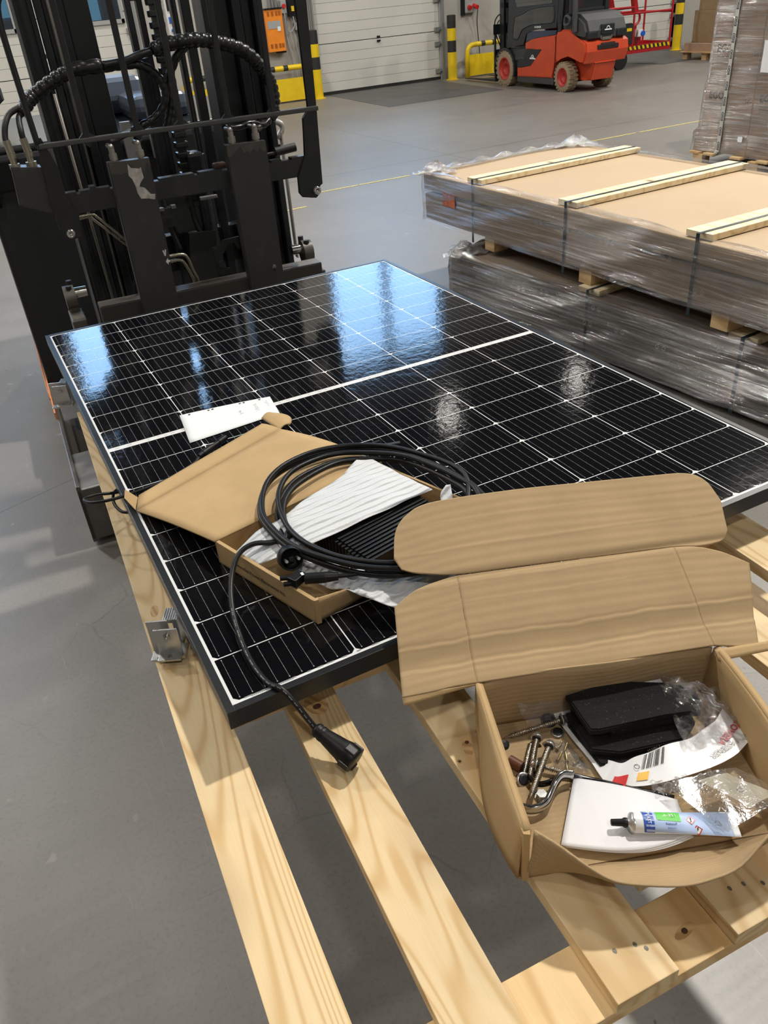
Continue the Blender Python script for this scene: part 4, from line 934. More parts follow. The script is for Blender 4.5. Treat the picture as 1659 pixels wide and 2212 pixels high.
q.grid(wr, 14, 5); q.grid(lambda u, v: wr(u, v) + Vector((-.0075, .0, -.002)), 14, 5); q.grid(lambda u, v: wr(u, 1).lerp(wr(u, 1) + Vector((-.0075, 0, -.002)), v), 14, 1); part('side_wall', q, CB1, hb, solid=.0024)
q = B(FB); q.grid(lambda u, v: Vector((u * WB, .003 * math.sin(u * 9) * v, .811 + (.089 + .004 * math.sin(u * 6 - 1)) * v)), 26, 6); part('back_wall', q, CB2, hb, solid=.0028)
# near wall folded outwards and sagging
EDGE = [(.2405, -2.065, .9), (.252, -2.090, .898), (.2605, -2.110, .894), (.270, -2.128, .888), (.286, -2.146, .879), (.316, -2.163, .871), (.352, -2.180, .865), (.380, -2.190, .868), (.414, -2.196, .873), (.455, -2.192, .892), (.500, -2.190, .900), (.540, -2.180, .902)]
ES = smooth(EDGE, 6)
def nearw(u, v):
    x = u * (len(ES) - 1); i = min(int(x), len(ES) - 2); top = ES[i].lerp(ES[i + 1], x - i)
    p0 = FB @ Vector((u * WB, -DB, 0)); bot = Vector((p0.x, p0.y, .8112))
    p = bot.lerp(top, v); p = p.copy(); p += Vector((0, 0, -.010 * math.sin(PI * v) * min(1, u * 3))) + (-vb_) * (.006 * math.sin(PI * v)); return p
q = B(); q.grid(nearw, 44, 10); part('near_flap', q, CB2, hb, solid=.0028)
q = B(FB); q.prism([(-.004, -DB + .004), (.006, -DB + .002), (.004, -DB - .006), (-.003, -DB - .004)], .812, .899, 'Z'); part('corner_fold', q, CB1, hb)
# lid standing back at about 25 degrees, with ear flaps and tuck flap
AL = math.radians(25)
def LP(u, w_, d=0.0):
    # small permanent bends of the board
    cr = lambda w0, wd, d_, am=.0013, f_=31: d_ * .5 * math.exp(-((w_ - w0 - am * math.sin(u * f_) - am * .5 * math.sin(u * 77) - am * .5 * math.sin(u * 149 + 1)) / wd) ** 2)
    k = cr(.028, .0022, .0016) - cr(.034, .003, .0016) + cr(.062, .0018, .0013) - cr(.067, .0025, .0013) + cr(.118, .002, .0006, .001) + cr(.148, .002, .0010, .001) + cr(.205, .0022, .0010, .0008) + cr(.252, .002, .0005, .0008)
    k += -.005 * math.exp(-((w_ - .04) / .02) ** 2) - .004 * math.exp(-((w_ - .16) / .006) ** 2) + .003 * math.sin(u * 14) * max(0, w_) * 2
    c_ = -.012 * max(0, (-u - .0)) * 3 - .010 * max(0, u - .328) * 3
    return BL + ub * u + (vb_ * math.cos(AL) + Vector((0, 0, math.sin(AL)))) * w_ + (Vector((0, 0, math.cos(AL))) - vb_ * math.sin(AL)) * (k + c_ + d) + Vector((0, 0, .9))
def band(lo, hi, nu, nv):
    """strip between two outline curves u->(u,w)"""
    Lo = smooth([(a, b_, 0) for a, b_ in lo], 6); Hi = smooth([(a, b_, 0) for a, b_ in hi], 6)
    def at(L, t):
        x = t * (len(L) - 1); i = min(int(x), len(L) - 2); return L[i].lerp(L[i + 1], x - i)
    def fn(u, v):
        p = at(Lo, u).lerp(at(Hi, u), v); return LP(p.x, p.y)
    return fn
q = B(); q.grid(band([(-.001, 0), (.11, .0), (.22, 0), (.329, 0)], [(.006, .163), (.11, .161), (.22, .159), (.329, .157)], 60, 90), 60, 90); lidb = part('lid', q, CB2, hb, solid=.0030)
q = B(); q.grid(band([(-.101, -.003), (-.06, -.002), (-.03, .0), (.0, .0)], [(-.090, .128), (-.060, .147), (-.02, .159), (.007, .163)], 30, 80), 30, 80); part('ear_flap', q, CB2, lidb, solid=.0030)
q = B(); q.grid(band([(.329, .0), (.35, -.004), (.37, -.008), (.389, -.010)], [(.329, .157), (.36, .152), (.395, .138), (.428, .114)], 30, 80), 30, 80); part('ear_flap', q, CB2, lidb, solid=.0030)
q = B(); q.grid(band([(-.070, .186), (-.055, .178), (-.035, .172), (.007, .1645), (.11, .1625), (.22, .1605), (.329, .1585), (.37, .153), (.405, .158), (.418, .172)],
                     [(-.078, .205), (-.068, .250), (-.046, .276), (-.007, .290), (.11, .291), (.22, .288), (.329, .284), (.392, .280), (.418, .262), (.428, .225)], 70, 70), 70, 70); part('tuck_flap', q, CB2, lidb, solid=.0030)
q = B(); q.grid(lambda u, v: LP(.328 + .075 * u, -.006 - .016 * v * (1 - u * .2), .003 * u), 12, 3); part('torn_edge', q, CB1, lidb, solid=.003)
q = B(); q.grid(lambda u, v: LP(-.101 + .10 * u, -.0005 - .013 * v * (1 - u), -.003 * v), 12, 3); part('torn_edge', q, CB1, lidb, solid=.003)

# ---- contents
ZF = .8145
def V3(x, y, z): return Vector((x, y, z))
ZN = m_steel('zinc_screw', (.36, .32, .27), .28, .95, (.1, .07, .04), .5, 80)
ZNB = m_steel('bright_zinc', (.58, .58, .57), .28, .9, (.4, .4, .4), .1)
def screw(tip, head, r=.0038, headed=True, label='', grp=None):
    tip = Vector(tip); head = Vector(head); d = tip - head; L = d.length; M = Matrix.Translation(head) @ d.to_track_quat('Z', 'Y').to_matrix().to_4x4()
    t = thing('hanger_screw', label, 'screw', tuple(V3(head.x, head.y, min(tip.z, head.z) - r)), 0, grp)
    q = B(); prof = [(r * .75, 0)]; n = int(L / .0027)
    for k in range(n):
        z = L * (k / n); tap = 1.0 if z < L * .86 else max(.12, (L - z) / (L * .14))
        prof += [(r * .66 * tap, z), (r * .66 * tap, z + L / n * .35), (r * 1.1 * tap, z + L / n * .68)]
    prof.append((0.0, L)); q.lathe(prof, M, 14); part('shank', q, ZN, t)
    if headed:
        q = B(); q.lathe([(.0, -.0065), (.0052, -.0065), (.0058, -.0055), (.0058, -.0012), (.0092, -.0008), (.0092, .0008), (.0040, .0012)], M, 6); part('hex_head', q, ZNB, t)
        q = B(); q.lathe([(.0035, .0010), (.0062, .0012), (.0060, .0026), (.0035, .0030)], M, 20); part('sealing_washer', q, RUB, t)
    return t
screw((.3275, -1.8845, ZF + .004), (.4075, -1.9045, ZF + .012), label='long threaded screw lying across the back of the carton, tip to the left wall')
screw((.3122, -1.9600, ZF + .005), (.3609, -1.9103, ZF + .009), label='long screw with hex head, middle one of three leaning side by side')
screw((.2935, -1.987, ZF + .014), (.3622, -1.9354, ZF + .018), label='long screw with hex head and bright point, nearest of three leaning side by side')
screw((.3530, -1.9090, ZF + .004), (.3105, -1.9495, ZF + .004), .0036, False, label='plain threaded rod end lying left of the two hex-head screws')
screw((.3800, -1.9975, ZF + .004), (.3337, -1.9465, ZF + .010), label='dark threaded screw pointing to the chrome hook under the small bag')
def washer(x, y, z, r, label, rub=False, tilt=0.0):
    t = thing('washer', label, 'washer', (x, y, z)); M = Matrix.Translation((x, y, z)) @ Matrix.Rotation(tilt, 4, 'X')
    q = B(); q.lathe([(r * .4, 0), (r, 0), (r * 1.02, .0009), (r, .0018), (r * .4, .0020), (r * .4, 0)], M, 26); part('ring', q, ZNB if not rub else RUB, t)
    q = B(); q.lathe([(r * .38, .001), (r * .75, .0018), (r * .75, .0032), (r * .38, .0032)], M, 24); part('rubber_face', q, RUB, t)
washer(.3965, -1.8895, ZF + .002, .0105, 'dark round washer lying on the threaded screw at the back', True, .35)
washer(.3945, -1.9125, ZF + .001, .0085, 'bright washer with rubber centre beside the white paper corner')
washer(.3085, -1.9525, ZF + .003, .0095, 'grey washer standing against the left wall by the screw tips', False, .8)
washer(.3205, -1.8935, ZF + .003, .0065, 'black rubber washer tucked against the left wall at the back', True, .7)
b = B(); b.cyl((.3143, -1.984, ZF), (.3143, -1.984, ZF + .0075), .0068, n=6); b.cyl((.3143, -1.984, ZF), (.3143, -1.984, ZF + .0015), .0092, n=20); solo('hex_nut', b, ZNB, 'bright flanged hex nut lying beside the screw tip and chrome hook', 'nut')
b = B(); b.cyl((.309, -1.921, ZF + .008), (.3165, -1.938, ZF + .007), .0072, n=20); solo('rubber_sleeve', b, plain('brown_rubber', (.13, .045, .02), .45), 'short brown rubber sleeve between the left wall and the screws', 'sleeve')
HK = m_steel('polished_steel', (.50, .50, .50), .12, 1.0, (.3, .3, .3), .1)
hk = thing('roof_hook', 'bent polished steel roof hook reaching under the white papers', 'hook', (.33, -1.99, ZF))
q = B(); q.tube([(.278, -1.990, ZF + .012), (.2855, -1.9985, ZF + .012), (.297, -2.003, ZF + .013), (.309, -2.0015, ZF + .014), (.3205, -1.9945, ZF + .015), (.334, -1.986, ZF + .017), (.347, -1.982, ZF + .018), (.3600, -1.986, ZF + .014)], .0066, 8, 7, flat=(.65, 1.2)); part('hook_bar', q, HK, hk)
q = B(); q.tube([(.352, -1.982, ZF + .014), (.362, -1.985, ZF + .011), (.380, -2.0005, ZF + .008), (.4125, -2.0345, ZF + .0075), (.448, -2.072, ZF + .0075)], .0042, 8, 5, flat=(.8, .9)); part('long_arm', q, m_steel('dark_polished_steel', (.06, .06, .065), .15, .9), hk)
q = B(); q.tube([(.3147, -1.9551, ZF + .008), (.3169, -1.9700, ZF + .009), (.328, -1.9775, ZF + .011), (.3556, -1.9835, ZF + .016)], .0045, 8, 6, flat=(.5, 1.2)); q.tube([(.322, -1.990, ZF + .008), (.332, -1.985, ZF + .010), (.340, -1.984, ZF + .012)], .003, 8, 5, flat=(.5, 1.2)); part('side_arm', q, m_steel('dark_polished_steel', (.06, .06, .065), .15, .9), hk)
# small bag of brass screws
BAGC = m_film('clear_bag', (.9, .9, .92), .26, (0, 0, .4), (34, 34, 34), 1.2, .07, .007, .12)
bg = thing('screw_bag', 'small clear bag of yellow screws between the long screws and foam pads', 'bag', (.372, -1.945, ZF))
q = B()
def bagf(u, v):
    p = V3(.3700, -1.9120, 0).lerp(V3(.395, -1.930, 0), u).lerp(V3(.352, -1.975, 0).lerp(V3(.392, -1.988, 0), u), v); p.z = ZF + .003 + .007 * math.sin(PI * u) * math.sin(PI * v) + .0012 * math.sin(u * 29 + v * 13); return p
q.grid(bagf, 18, 20); part('film', q, BAGC, bg)
random.seed(11); brass = m_steel('yellow_zinc', (.50, .38, .12), .3, .9, (.3, .2, .1), .2)
for k in range(7):
    x = .366 + (k % 3) * .008 + random.uniform(-.002, .002); y = -1.928 - k * .0075; a = random.uniform(-.4, 1.4)
    t = thing('wood_screw', 'tiny yellow wood screw inside the small clear bag, ' + ['farthest from the camera', 'second from the far end', 'third from the far end', 'in the middle', 'third from the near end', 'second from the near end', 'closest to the camera'][k], 'screw', (x, y, ZF), 0, 'yellow screws in the small bag')
    q = B(); d = V3(math.cos(a), math.sin(a), .1) * .014; M = Matrix.Translation((x, y, ZF + .002)) @ d.to_track_quat('Z', 'Y').to_matrix().to_4x4()
    pr = [(.0028, 0), (.0028, .0006), (.0014, .002)]
    for j in range(6): pr += [(.0011, .003 + j * .0018), (.0017, .0038 + j * .0018)]
    pr += [(0, .0165)]; q.lathe(pr, M, 10); part('shank', q, brass, t)
# foam rubber pads
PAD = NT('granular_rubber'); _v = PAD.co(); _n = PAD.noise(_v, 420, 4, .7); _m2 = PAD.ramp(PAD.noise(_v, 300, 2), [(.66, (.006, .006, .0062)), (.74, (.07, .07, .07))])
PAD.bsdf(_m2, .75, 0, PAD.bump(_n, .9, .0025), Specular_IOR_Level=.3); PAD = PAD.m
def pad(pts, z0, z1, label, seam=False):
    t = thing('rubber_pad', label, 'foam pad', (sum(p[0] for p in pts) / len(pts), sum(p[1] for p in pts) / len(pts), z0))
    q = B(); q.prism(pts, z0, z1, 'Z', bev=.0018); part('slab', q, PAD, t)
    if seam:
        q = B(); a, d = seam; a = V3(*a, z1 + .0001); d = V3(*d, z1 + .0001); s_ = (d - a).normalized().cross(V3(0, 0, 1)) * .0003; q.poly([a - s_, d - s_, d + s_, a + s_]); part('score_line', q, plain('deep_black', (.002, .002, .002), 1.0), t)
pad([(.4100, -1.9150), (.4020, -1.9900), (.4650, -2.0250), (.5250, -2.0150), (.5450, -1.9900), (.52, -1.93)], ZF + .002, ZF + .0125, 'black granular rubber pad, lowest of the three in the carton')
pad([(.4130, -1.9050), (.4010, -1.9720), (.4300, -1.9950), (.5150, -2.0200), (.5480, -2.0050), (.5600, -1.975), (.52, -1.925)], ZF + .0128, ZF + .0235, 'black granular rubber pad, middle of the three in the carton')
pad([(.4191, -1.8952), (.4080, -1.9600), (.4200, -1.9670), (.5039, -1.9870), (.5498, -2.0090), (.5620, -1.9990), (.5720, -1.9720), (.5500, -1.9480), (.5100, -1.9210), (.4600, -1.9020)], ZF + .034, ZF + .0455, 'black granular rubber pad with a seam, topmost in the carton', ((.4975, -1.9195), (.5039, -1.9865)))
b = B(); b.box(.44, .54, -1.985, -1.935, ZF + .0238, ZF + .0335, .002, rot=Matrix.Rotation(-.3, 4, 'Z')); solo('rubber_pad', b, PAD, 'black pad layer squeezed under the seamed topmost pad', 'foam pad')
# printed packing bag with white label strip
PK = thing('printed_bag', 'torn clear packing bag with white printed strip around the rubber pads', 'bag', (.49, -1.98, ZF))
q = B(); wl_ = smooth([(.4093, -1.8793, ZF + .004), (.402, -1.93, ZF + .006), (.398, -1.975, ZF + .007), (.3925, -2.0139, ZF + .008), (.408, -2.030, ZF + .010), (.437, -2.048, ZF + .014), (.497, -2.066, ZF + .020), (.545, -2.071, ZF + .022), (.582, -2.064, ZF + .024)], 6)
wi_ = smooth([(.4342, -1.880, ZF + .006), (.42, -1.93, ZF + .006), (.415, -1.97, ZF + .007), (.4187, -2.000, ZF + .016), (.440, -2.008, ZF + .020), (.475, -2.014, ZF + .024), (.52, -2.024, ZF + .027), (.56, -2.022, ZF + .029), (.588, -2.012, ZF + .029)], 6)
def pkf(u, v):
    x = u * (len(wl_) - 1); i = min(int(x), len(wl_) - 2); return wl_[i].lerp(wl_[i + 1], x - i).lerp(wi_[i].lerp(wi_[i + 1], x - i), v) + V3(0, 0, .0015 * math.sin(u * 40) * v)
q.grid(pkf, 60, 6); part('white_strip', q, plain('packet_white', (.72, .72, .73), .35, 0, .03, 8), PK)
def onp(u, v, h=.0006): return pkf(u, v) + V3(0, 0, h + .0006)
def patch(q, u0, u1, v0, v1, n=6, h=.0006):
    for k in range(n):
        a = u0 + (u1 - u0) * k / n; c_ = u0 + (u1 - u0) * (k + 1) / n
        q.poly([onp(a, v0, h), onp(c_, v0, h), onp(c_, v1, h), onp(a, v1, h)])
q = B(); patch(q, .405, .50, -.12, .38); part('red_print', q, REDS, PK)
q = B(); patch(q, .55, .60, .15, .40); part('amber_print', q, plain('amber_ink', (.75, .42, .03), .4), PK)
q = B()
for k in range(16):
    if k % 5 != 3: patch(q, .56 + k * .0058, .5625 + k * .0058 + (.0018 if k % 3 else 0), .50, .95, 1)
part('barcode', q, INK, PK)
d_ = (onp(.80, .5) - onp(.90, .5)).normalized()
def ptext(s_, size, u, v, m, nm, bold=0):
    o_ = onp(u, v, .0012); x_ = (onp(u - .04, v) - onp(u + .04, v)); y_ = (onp(u, v - .15) - onp(u, v + .15)); part(nm, text_bm(s_, size, plane_m(o_, x_, y_), .0001, bold=bold), m, PK)
ptext('COVERA', .0125, .93, .50, plain('dark_red_ink', (.50, .02, .05), .4), 'red_lettering', .0003); ptext('FASTENER', .0100, .86, .28, plain('grey_ink', (.30, .30, .31), .4), 'grey_lettering')
ptext('3 760121', .0050, .605, 1.02, INK, 'small_digits')
q = B(); M_ = plane_m(onp(.535, .60, .001), (1, 0, 0), (0, 1, 0)); q.lathe([(.0030, 0), (.0036, 0), (.0036, .0002), (.0030, .0002), (.0030, 0)], M_, 20); part('recycling_mark', q, INK, PK)
def pbf(u, v):
    p = V3(.545, -1.925, ZF + .050).lerp(V3(.600, -1.985, ZF + .040), u).lerp(V3(.50, -2.035, ZF + .030).lerp(V3(.585, -2.065, ZF + .022), u), v)
    p.z += .010 * math.sin(PI * v) * math.sin(PI * u) + .003 * math.sin(u * 19 + v * 23) + .002 * math.sin(u * 47 - v * 31); return p
q = B(); q.grid(pbf, 30, 34); part('clear_film', q, BAGC, PK)
q = B(); q.grid(lambda u, v: V3(.43 + .09 * u, -2.045 - .030 * u - .018 * v, ZF + .016 + .006 * math.sin(u * 17 + v * 9) + .004 * math.sin(u * 40)), 26, 8); part('clear_film', q, BAGC, PK)
q = B(); q.grid(lambda u, v: V3(.36 + .075 * u, -1.862 - .02 * u - .03 * v, ZF + .035 - .02 * v + .003 * math.sin(u * 15 + v * 9)), 16, 8); part('clear_film', q, m_film('thin_bag', (.9, .9, .9), .08, (0, 0, 0), (30, 30, 30), .6, .15, .005), PK)
b = B(); b.grid(sheet_from_edges([(.485, -1.890, ZF + .040), (.52, -1.905, ZF + .046), (.550, -1.918, ZF + .050)], [(.490, -1.935, ZF + .030), (.52, -1.94, ZF + .03), (.553, -1.945, ZF + .03)], 10, 6), 10, 6); solo('white_card', b, PAPER, 'white card corner sticking up behind the topmost rubber pad', 'card', solid=.0005)
# white instruction papers
ppl = thing('instruction_papers', 'stack of curled white instruction papers at the near side of the carton', 'papers', (.37, -2.06, ZF))
def paperf(u, v, h=0.0, sh=0.0):
    a = V3(.3616, -1.987, 0); b_ = V3(.4479, -2.0769, 0); c_ = V3(.4213, -2.1211, 0); d__ = V3(.2886, -2.0551, 0)
    p = a.lerp(b_, u).lerp(d__.lerp(c_, u), v) + V3(.001, -.016, 0) * math.sin(PI * u) * v ** 2
    p.z = ZF + .010 + h + .004 * (1 - v) * math.sin(PI * u) + .010 * max(0, v - .6) * u + .0; p += V3(sh, -sh, 0) * v; return p
for k in range(3):
    q = B(); q.grid(lambda u, v, k=k: paperf(u, v, -.0012 * (2 - k), .0022 * (2 - k)), 24, 18); part('sheet', q, plain('bright_paper', (.70, .70, .725), .5, 0, .015, 5), ppl, solid=.0003)
# glue tube
A1 = V3(.372, -2.0795, ZF + .022); A2 = V3(.478, -2.140, ZF + .016); da = (A2 - A1).normalized(); sa = da.cross(V3(0, 0, 1)).normalized()
gt = thing('glue_tube', 'white and blue glue tube with black cap lying on the white papers', 'tube', (.41, -2.10, ZF + .01), 0)
def tubef(u, v):
    s_ = u; r = .0118; a = v * 2 * PI; fl = max(.10, 1 - s_ * .98); wd = r * (1 + .42 * s_)
    return A1.lerp(A2, s_) + sa * math.cos(a) * wd + V3(0, 0, 1) * math.sin(a) * r * fl
q = B(); q.grid(tubef, 30, 28); part('tube_body', q, plain('tube_white', (.72, .75, .78), .3, 0, .02, 6), gt)
def tub(u0, u1, v0, v1, h, nu=8, nv=6):
    qq = B()
    def fn(u, v):
        uu = u0 + (u1 - u0) * u; vv = v0 + (v1 - v0) * v; p = tubef(uu, vv); c_ = A1.lerp(A2, uu); n_ = (p - c_).normalized(); return p + n_ * h + V3(0, 0, h * .5)
    qq.grid(fn, nu, nv); return qq
part('pale_blue_label', tub(.12, .94, .02, .48, .0003, 16, 12), plain('label_pale_blue', (.40, .52, .78), .35), gt)
part('blue_band', tub(.10, .20, .0, .5, .0005), plain('label_blue', (.03, .09, .42), .35), gt)
part('green_label', tub(.23, .46, .22, .38, .0006), GREEN, gt)
def ttext(s_, size, u, v, m, nm, flip=1, vert=False):
    o_ = tubef(u, v); c_ = A1.lerp(A2, u); n_ = ((o_ - c_).normalized() + V3(0, 0, .7)).normalized(); o_ = o_ + n_ * .0012; x_ = da if not vert else sa; y_ = n_.cross(x_)
    part(nm, text_bm(s_, size, plane_m(o_, x_, y_), .00008), m, gt)
ttext('KR-351', .0065, .345, .30, PAPER, 'product_text'); ttext('OPLAST', .0058, .15, .27, PAPER, 'brand_text', 1, True); ttext('Klebstoff', .0036, .36, .18, plain('label_text_blue', (.05, .08, .3), .4), 'small_text'); ttext('Adhesive', .0028, .36, .12, plain('label_text_blue', (.05, .08, .3), .4), 'small_text')
for u, v in ((.555, .25), (.60, .12)):
    o_ = tubef(u, v); n_ = ((o_ - A1.lerp(A2, u)).normalized() + V3(0, 0, .5)).normalized(); M_ = plane_m(o_ + n_ * .0010, da + sa * .9, n_.cross(da + sa * .9)); s_ = .0040
    qq = B(); qq.poly([M_ @ V3(*p, 0) for p in ((-s_, -s_), (s_, -s_), (s_, s_), (-s_, s_))]); part('hazard_diamond', qq, REDS, gt)
    qq = B(); s_ *= .76; M2 = M_ @ Matrix.Translation((0, 0, .0002)); qq.poly([M2 @ V3(*p, 0) for p in ((-s_, -s_), (s_, -s_), (s_, s_), (-s_, s_))]); part('diamond_face', qq, PAPER, gt)
    part('exclamation_mark', text_bm('!', .008, plane_m(o_ + n_ * .0014, da, n_.cross(da)), .00005, bold=.0003), INK, gt)
Mt = Matrix.Translation(A1) @ (-da).to_track_quat('Z', 'Y').to_matrix().to_4x4()
q = B(); q.lathe([(.0120, -.002), (.0120, .0), (.0108, .002), (.0055, .004), (.0050, .006)], Mt, 26); part('shoulder', q, m_steel('tube_metal', (.5, .5, .5), .3, .7), gt)
q = B(); q.lathe([(.0056, .005), (.0060, .008), (.0045, .011), (.0040, .023), (.0034, .024), (0, .024)], Mt, 14); part('cap', q, PLB, gt)
# zip bag with beige card
zb_ = thing('zip_bag', 'greyish clear zip bag with a beige card lying over the glue tube end', 'bag', (.50, -2.11, ZF + .02))
def zf(u, v):
    p = V3(.4366, -2.0631, 0).lerp(V3(.5300, -2.088, 0), u).lerp(V3(.452, -2.148, 0).lerp(V3(.550, -2.150, 0), u), v); p.z = ZF + .030 + .004 * math.sin(PI * u) + .0010 * math.sin(u * 11 + v * 7); return p
q = B(); q.grid(zf, 26, 20); part('film', q, m_film('milky_bag', (.42, .42, .41), .34, (0, 0, .3), (12, 12, 12), .5, .12, .003, .75), zb_)
q = B(); q.grid(lambda u, v: zf(.38 + .42 * u + .12 * v, .10 + .75 * v) - V3(0, 0, .0012), 10, 10); part('beige_card', q, plain('beige_card', (.68, .62, .48), .6), zb_)
def tri(M, s_, th=.0006):
    qq = []
    for k in range(3):
        a = PI / 2 + k * 2 * PI / 3; c_ = a + 2 * PI / 3; p = V3(math.cos(a), math.sin(a), 0) * s_; r_ = V3(math.cos(c_), math.sin(c_), 0) * s_; p2 = p.lerp(r_, .12); r2 = p.lerp(r_, .82)
        n_ = (r_ - p).normalized().cross(V3(0, 0, 1)) * th; qq.append([M @ (p2 - n_), M @ (r2 - n_), M @ (r2 + n_), M @ (p2 + n_)])
    return qq
q = B()
for u, v in ((.18, .72), (.66, .50)):
    M_ = plane_m(zf(u, v) + V3(0, 0, .0012), (.8, -.5, 0), (.4, .8, 0))
    for f_ in tri(M_, .0055): q.poly(f_)
part('recycling_mark', q, plain('grey_ink', (.30, .30, .31)), zb_)
# ================================================================== LONG FLAT PACKS ON THE RIGHT
KRAFT = plain('kraft_smooth', (.47, .35, .225), .75, 0, .03, 3)
KRAFTS = m_cardboard('kraft_side', (.44, .31, .205), 0, (0, 0, 0), .05)
KRAFTD = m_cardboard('kraft_dark_stock', (.27, .21, .155), 0, (0, 0, 0), .05)  # darker carton colour for the pack under the grey film
STRAP = plain('dark_green_strap', (.012, .03, .035), .3, 0, .1, 30)
BATT = m_wood('batten_pine', (.84, .72, .49), (.60, .42, .19), (0, 0, PI / 2), 5.0, 3.3, .6, .8)
FILM1 = m_film('stretch_film', (.55, .54, .55), .38, (0, 0, 0), (1.3, 1.1, 42), 1.0, .10, .0075)
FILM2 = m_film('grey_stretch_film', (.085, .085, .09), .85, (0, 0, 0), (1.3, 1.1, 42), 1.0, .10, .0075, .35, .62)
FILMC = m_film('crumpled_film', (.75, .75, .77), .6, (0, 0, 0), (9, 9, 14), 1.2, .12)
S1 = F2(.03); X1 = 2.571
def long_pack(F, x0, x1, y0, y1, zf, layers, battens, bearers, labels, film, strap=True, top_m=KRAFT, side_m=None):
    c = F @ Vector(((x0 + x1) / 2, (y0 + y1) / 2, zf)); rz = math.atan2(F[1][0], F[0][0])
    pl = thing('transport_pallet', labels[0], 'pallet', tuple(c), rz)
    for yy in bearers:
        for xx in (x0, (x0 + x1) / 2 - .05, x1 - .1):
            q = B(F); q.box(xx, xx + .10, yy - .045, yy + .045, zf, layers[0][0] - .0005, .002); part('bearer_block', q, ROUGHW, pl)
    q = B(F)
    for yy in bearers: pass
    if layers[0][0] - zf > .08:
        for yy in bearers:
            q2 = B(F); q2.box(x0 + .1, x1 - .1, yy - .045, yy + .045, layers[0][0] - .02, layers[0][0] - .001); part('cross_board', q2, WOODX, pl)
    for i, (z0, z1) in enumerate(layers):
        q = B(F); ins = .0 if i % 2 == 0 else -.004; q.box(x0 + ins, x1 - ins, y0 + ins, y1 - ins, z0, z1 - .004, .006)
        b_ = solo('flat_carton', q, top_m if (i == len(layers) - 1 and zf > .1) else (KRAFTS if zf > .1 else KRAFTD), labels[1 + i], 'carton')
    for k, yy in enumerate(battens):
        q = B(F); zt_ = layers[-1][1]; q.box(x0 + .02, x1 + .01, yy - .07, yy + .07, zt_ + .0005, zt_ + .027, .002); solo('timber_batten', q, BATT, labels[4 + k], 'batten')
        q = B(F); s_ = .009; za = zt_ + .0278; yy = yy - .02; zb2 = zf + .02
        q.box(x0 - .006, x1 + .012, yy - s_, yy + s_, za, za + .0012); q.box(x0 - .009, x0 - .0075, yy - s_, yy + s_, zb2, za + .001)
        solo('packing_strap', q, STRAP, labels[4 + k].replace('timber batten', 'green strap over the batten').replace('lath', 'strap over the lath'), 'strap')
    # film skin: long side, both ends, and a rim folded over the top
    w_ = .014
    def skin(n, sx):
        pass
    t = thing('stretch_wrap', labels[3], 'stretch film', tuple(c + Vector((0, 0, layers[0][0] - zf))), rz)
    za, zb3 = layers[0][0] - .012, layers[-1][1] + .004
    rng = random.Random(int(x0 * 100))
    ph = [rng.uniform(0, 6) for _ in range(8)]
    def bulge(a, z): return .004 * math.sin(a * 7 + ph[0] + z * 30) + .003 * math.sin(a * 17 + z * 60 + ph[1])
    q = B(F); q.grid(lambda u, v: Vector((x0 - w_ - bulge(u * 3, v * .3), y0 - .01 + (y1 - y0 + .02) * u, za + (zb3 - za) * v)), 60, 14); part('side_film', q, film, t)
    q = B(F); q.grid(lambda u, v: Vector((x0 - w_ + (x1 - x0 + 2 * w_) * u, y1 + w_ + bulge(u * 2, v * .3), za + (zb3 - za) * v)), 30, 10); part('end_film', q, film, t)
    q = B(F); q.grid(lambda u, v: Vector((x0 - w_ + (x1 - x0 + 2 * w_) * u, y0 - w_ + bulge(u * 2, v * .3), za + (zb3 - za) * v)), 30, 10); part('end_film', q, film, t)
    def rim(u, v):
        wd = .055 + .03 * math.sin(u * 9 + ph[2]); h = .004 + (.016 * math.sin(PI * v) if 1 else 0) * (.6 + .4 * math.sin(u * 33 + ph[3])) 
        return Vector((x0 - w_ + wd * v, y0 + (y1 - y0) * u, zb3 + h))
    q = B(F); q.grid(rim, 90, 5); part('folded_rim', q, FILM1, t)
    def rim2(u, v): return Vector((x1 + w_ - .07 * v, y0 + (y1 - y0) * u, zb3 + .004 + .022 * math.sin(PI * v) * (.7 + .3 * math.sin(u * 29 + ph[4]))))
    q = B(F); q.grid(rim2, 90, 5); part('folded_rim', q, FILM1, t)
    def rim3(u, v): return Vector((x0 - w_ + (x1 - x0 + 2 * w_) * u, y1 + w_ - (.07 + .02 * math.sin(u * 8)) * v, zb3 + .004 + (.020 + .012 * math.sin(u * 41)) * math.sin(PI * v)))
    q = B(F); q.grid(rim3, 70, 5); part('folded_rim', q, FILMC, t)
    for (cx, cy) in ((x0 + .05, y1 - .05), (x1 - .05, y1 - .05)):
        def tuft(u, v, cx=cx, cy=cy):
            a = u * 2 * PI; r = (.02 + .13 * v) * (1 + .25 * math.sin(3 * a + ph[5])); return Vector((cx + r * math.cos(a) * (.8 if cx < (x0 + x1) / 2 else .9), cy + r * math.sin(a) * .8, zb3 + .003 + .055 * (1 - v) ** 1.5 + .008 * math.sin(a * 9 + v * 8)))
        q = B(F); q.grid(tuft, 36, 8); part('film_tuft', q, FILMC, t)
    return t
lab = ['transport pallet of the upper flat pack, standing on the lower pack', 'lower of two long flat cartons in the upper wrapped pack', 'tan topmost flat carton of the upper wrapped pack', 'clear stretch film around the upper flat pack with orange label',
       'farthest timber batten across the upper flat pack', 'middle timber batten across the upper flat pack', 'closest timber batten across the upper flat pack at the image edge']
fw1 = long_pack(S1, X1, X1 + 1.21, -.75, 2.06, .3605, [(.43, .588), (.606, .702)], (1.545, .735, -.10), (1.37, .555, -.285), lab, FILM1)
q = B(S1); q.box(X1 - .0155, X1 - .0145, 1.70, 1.83, .545, .625); 
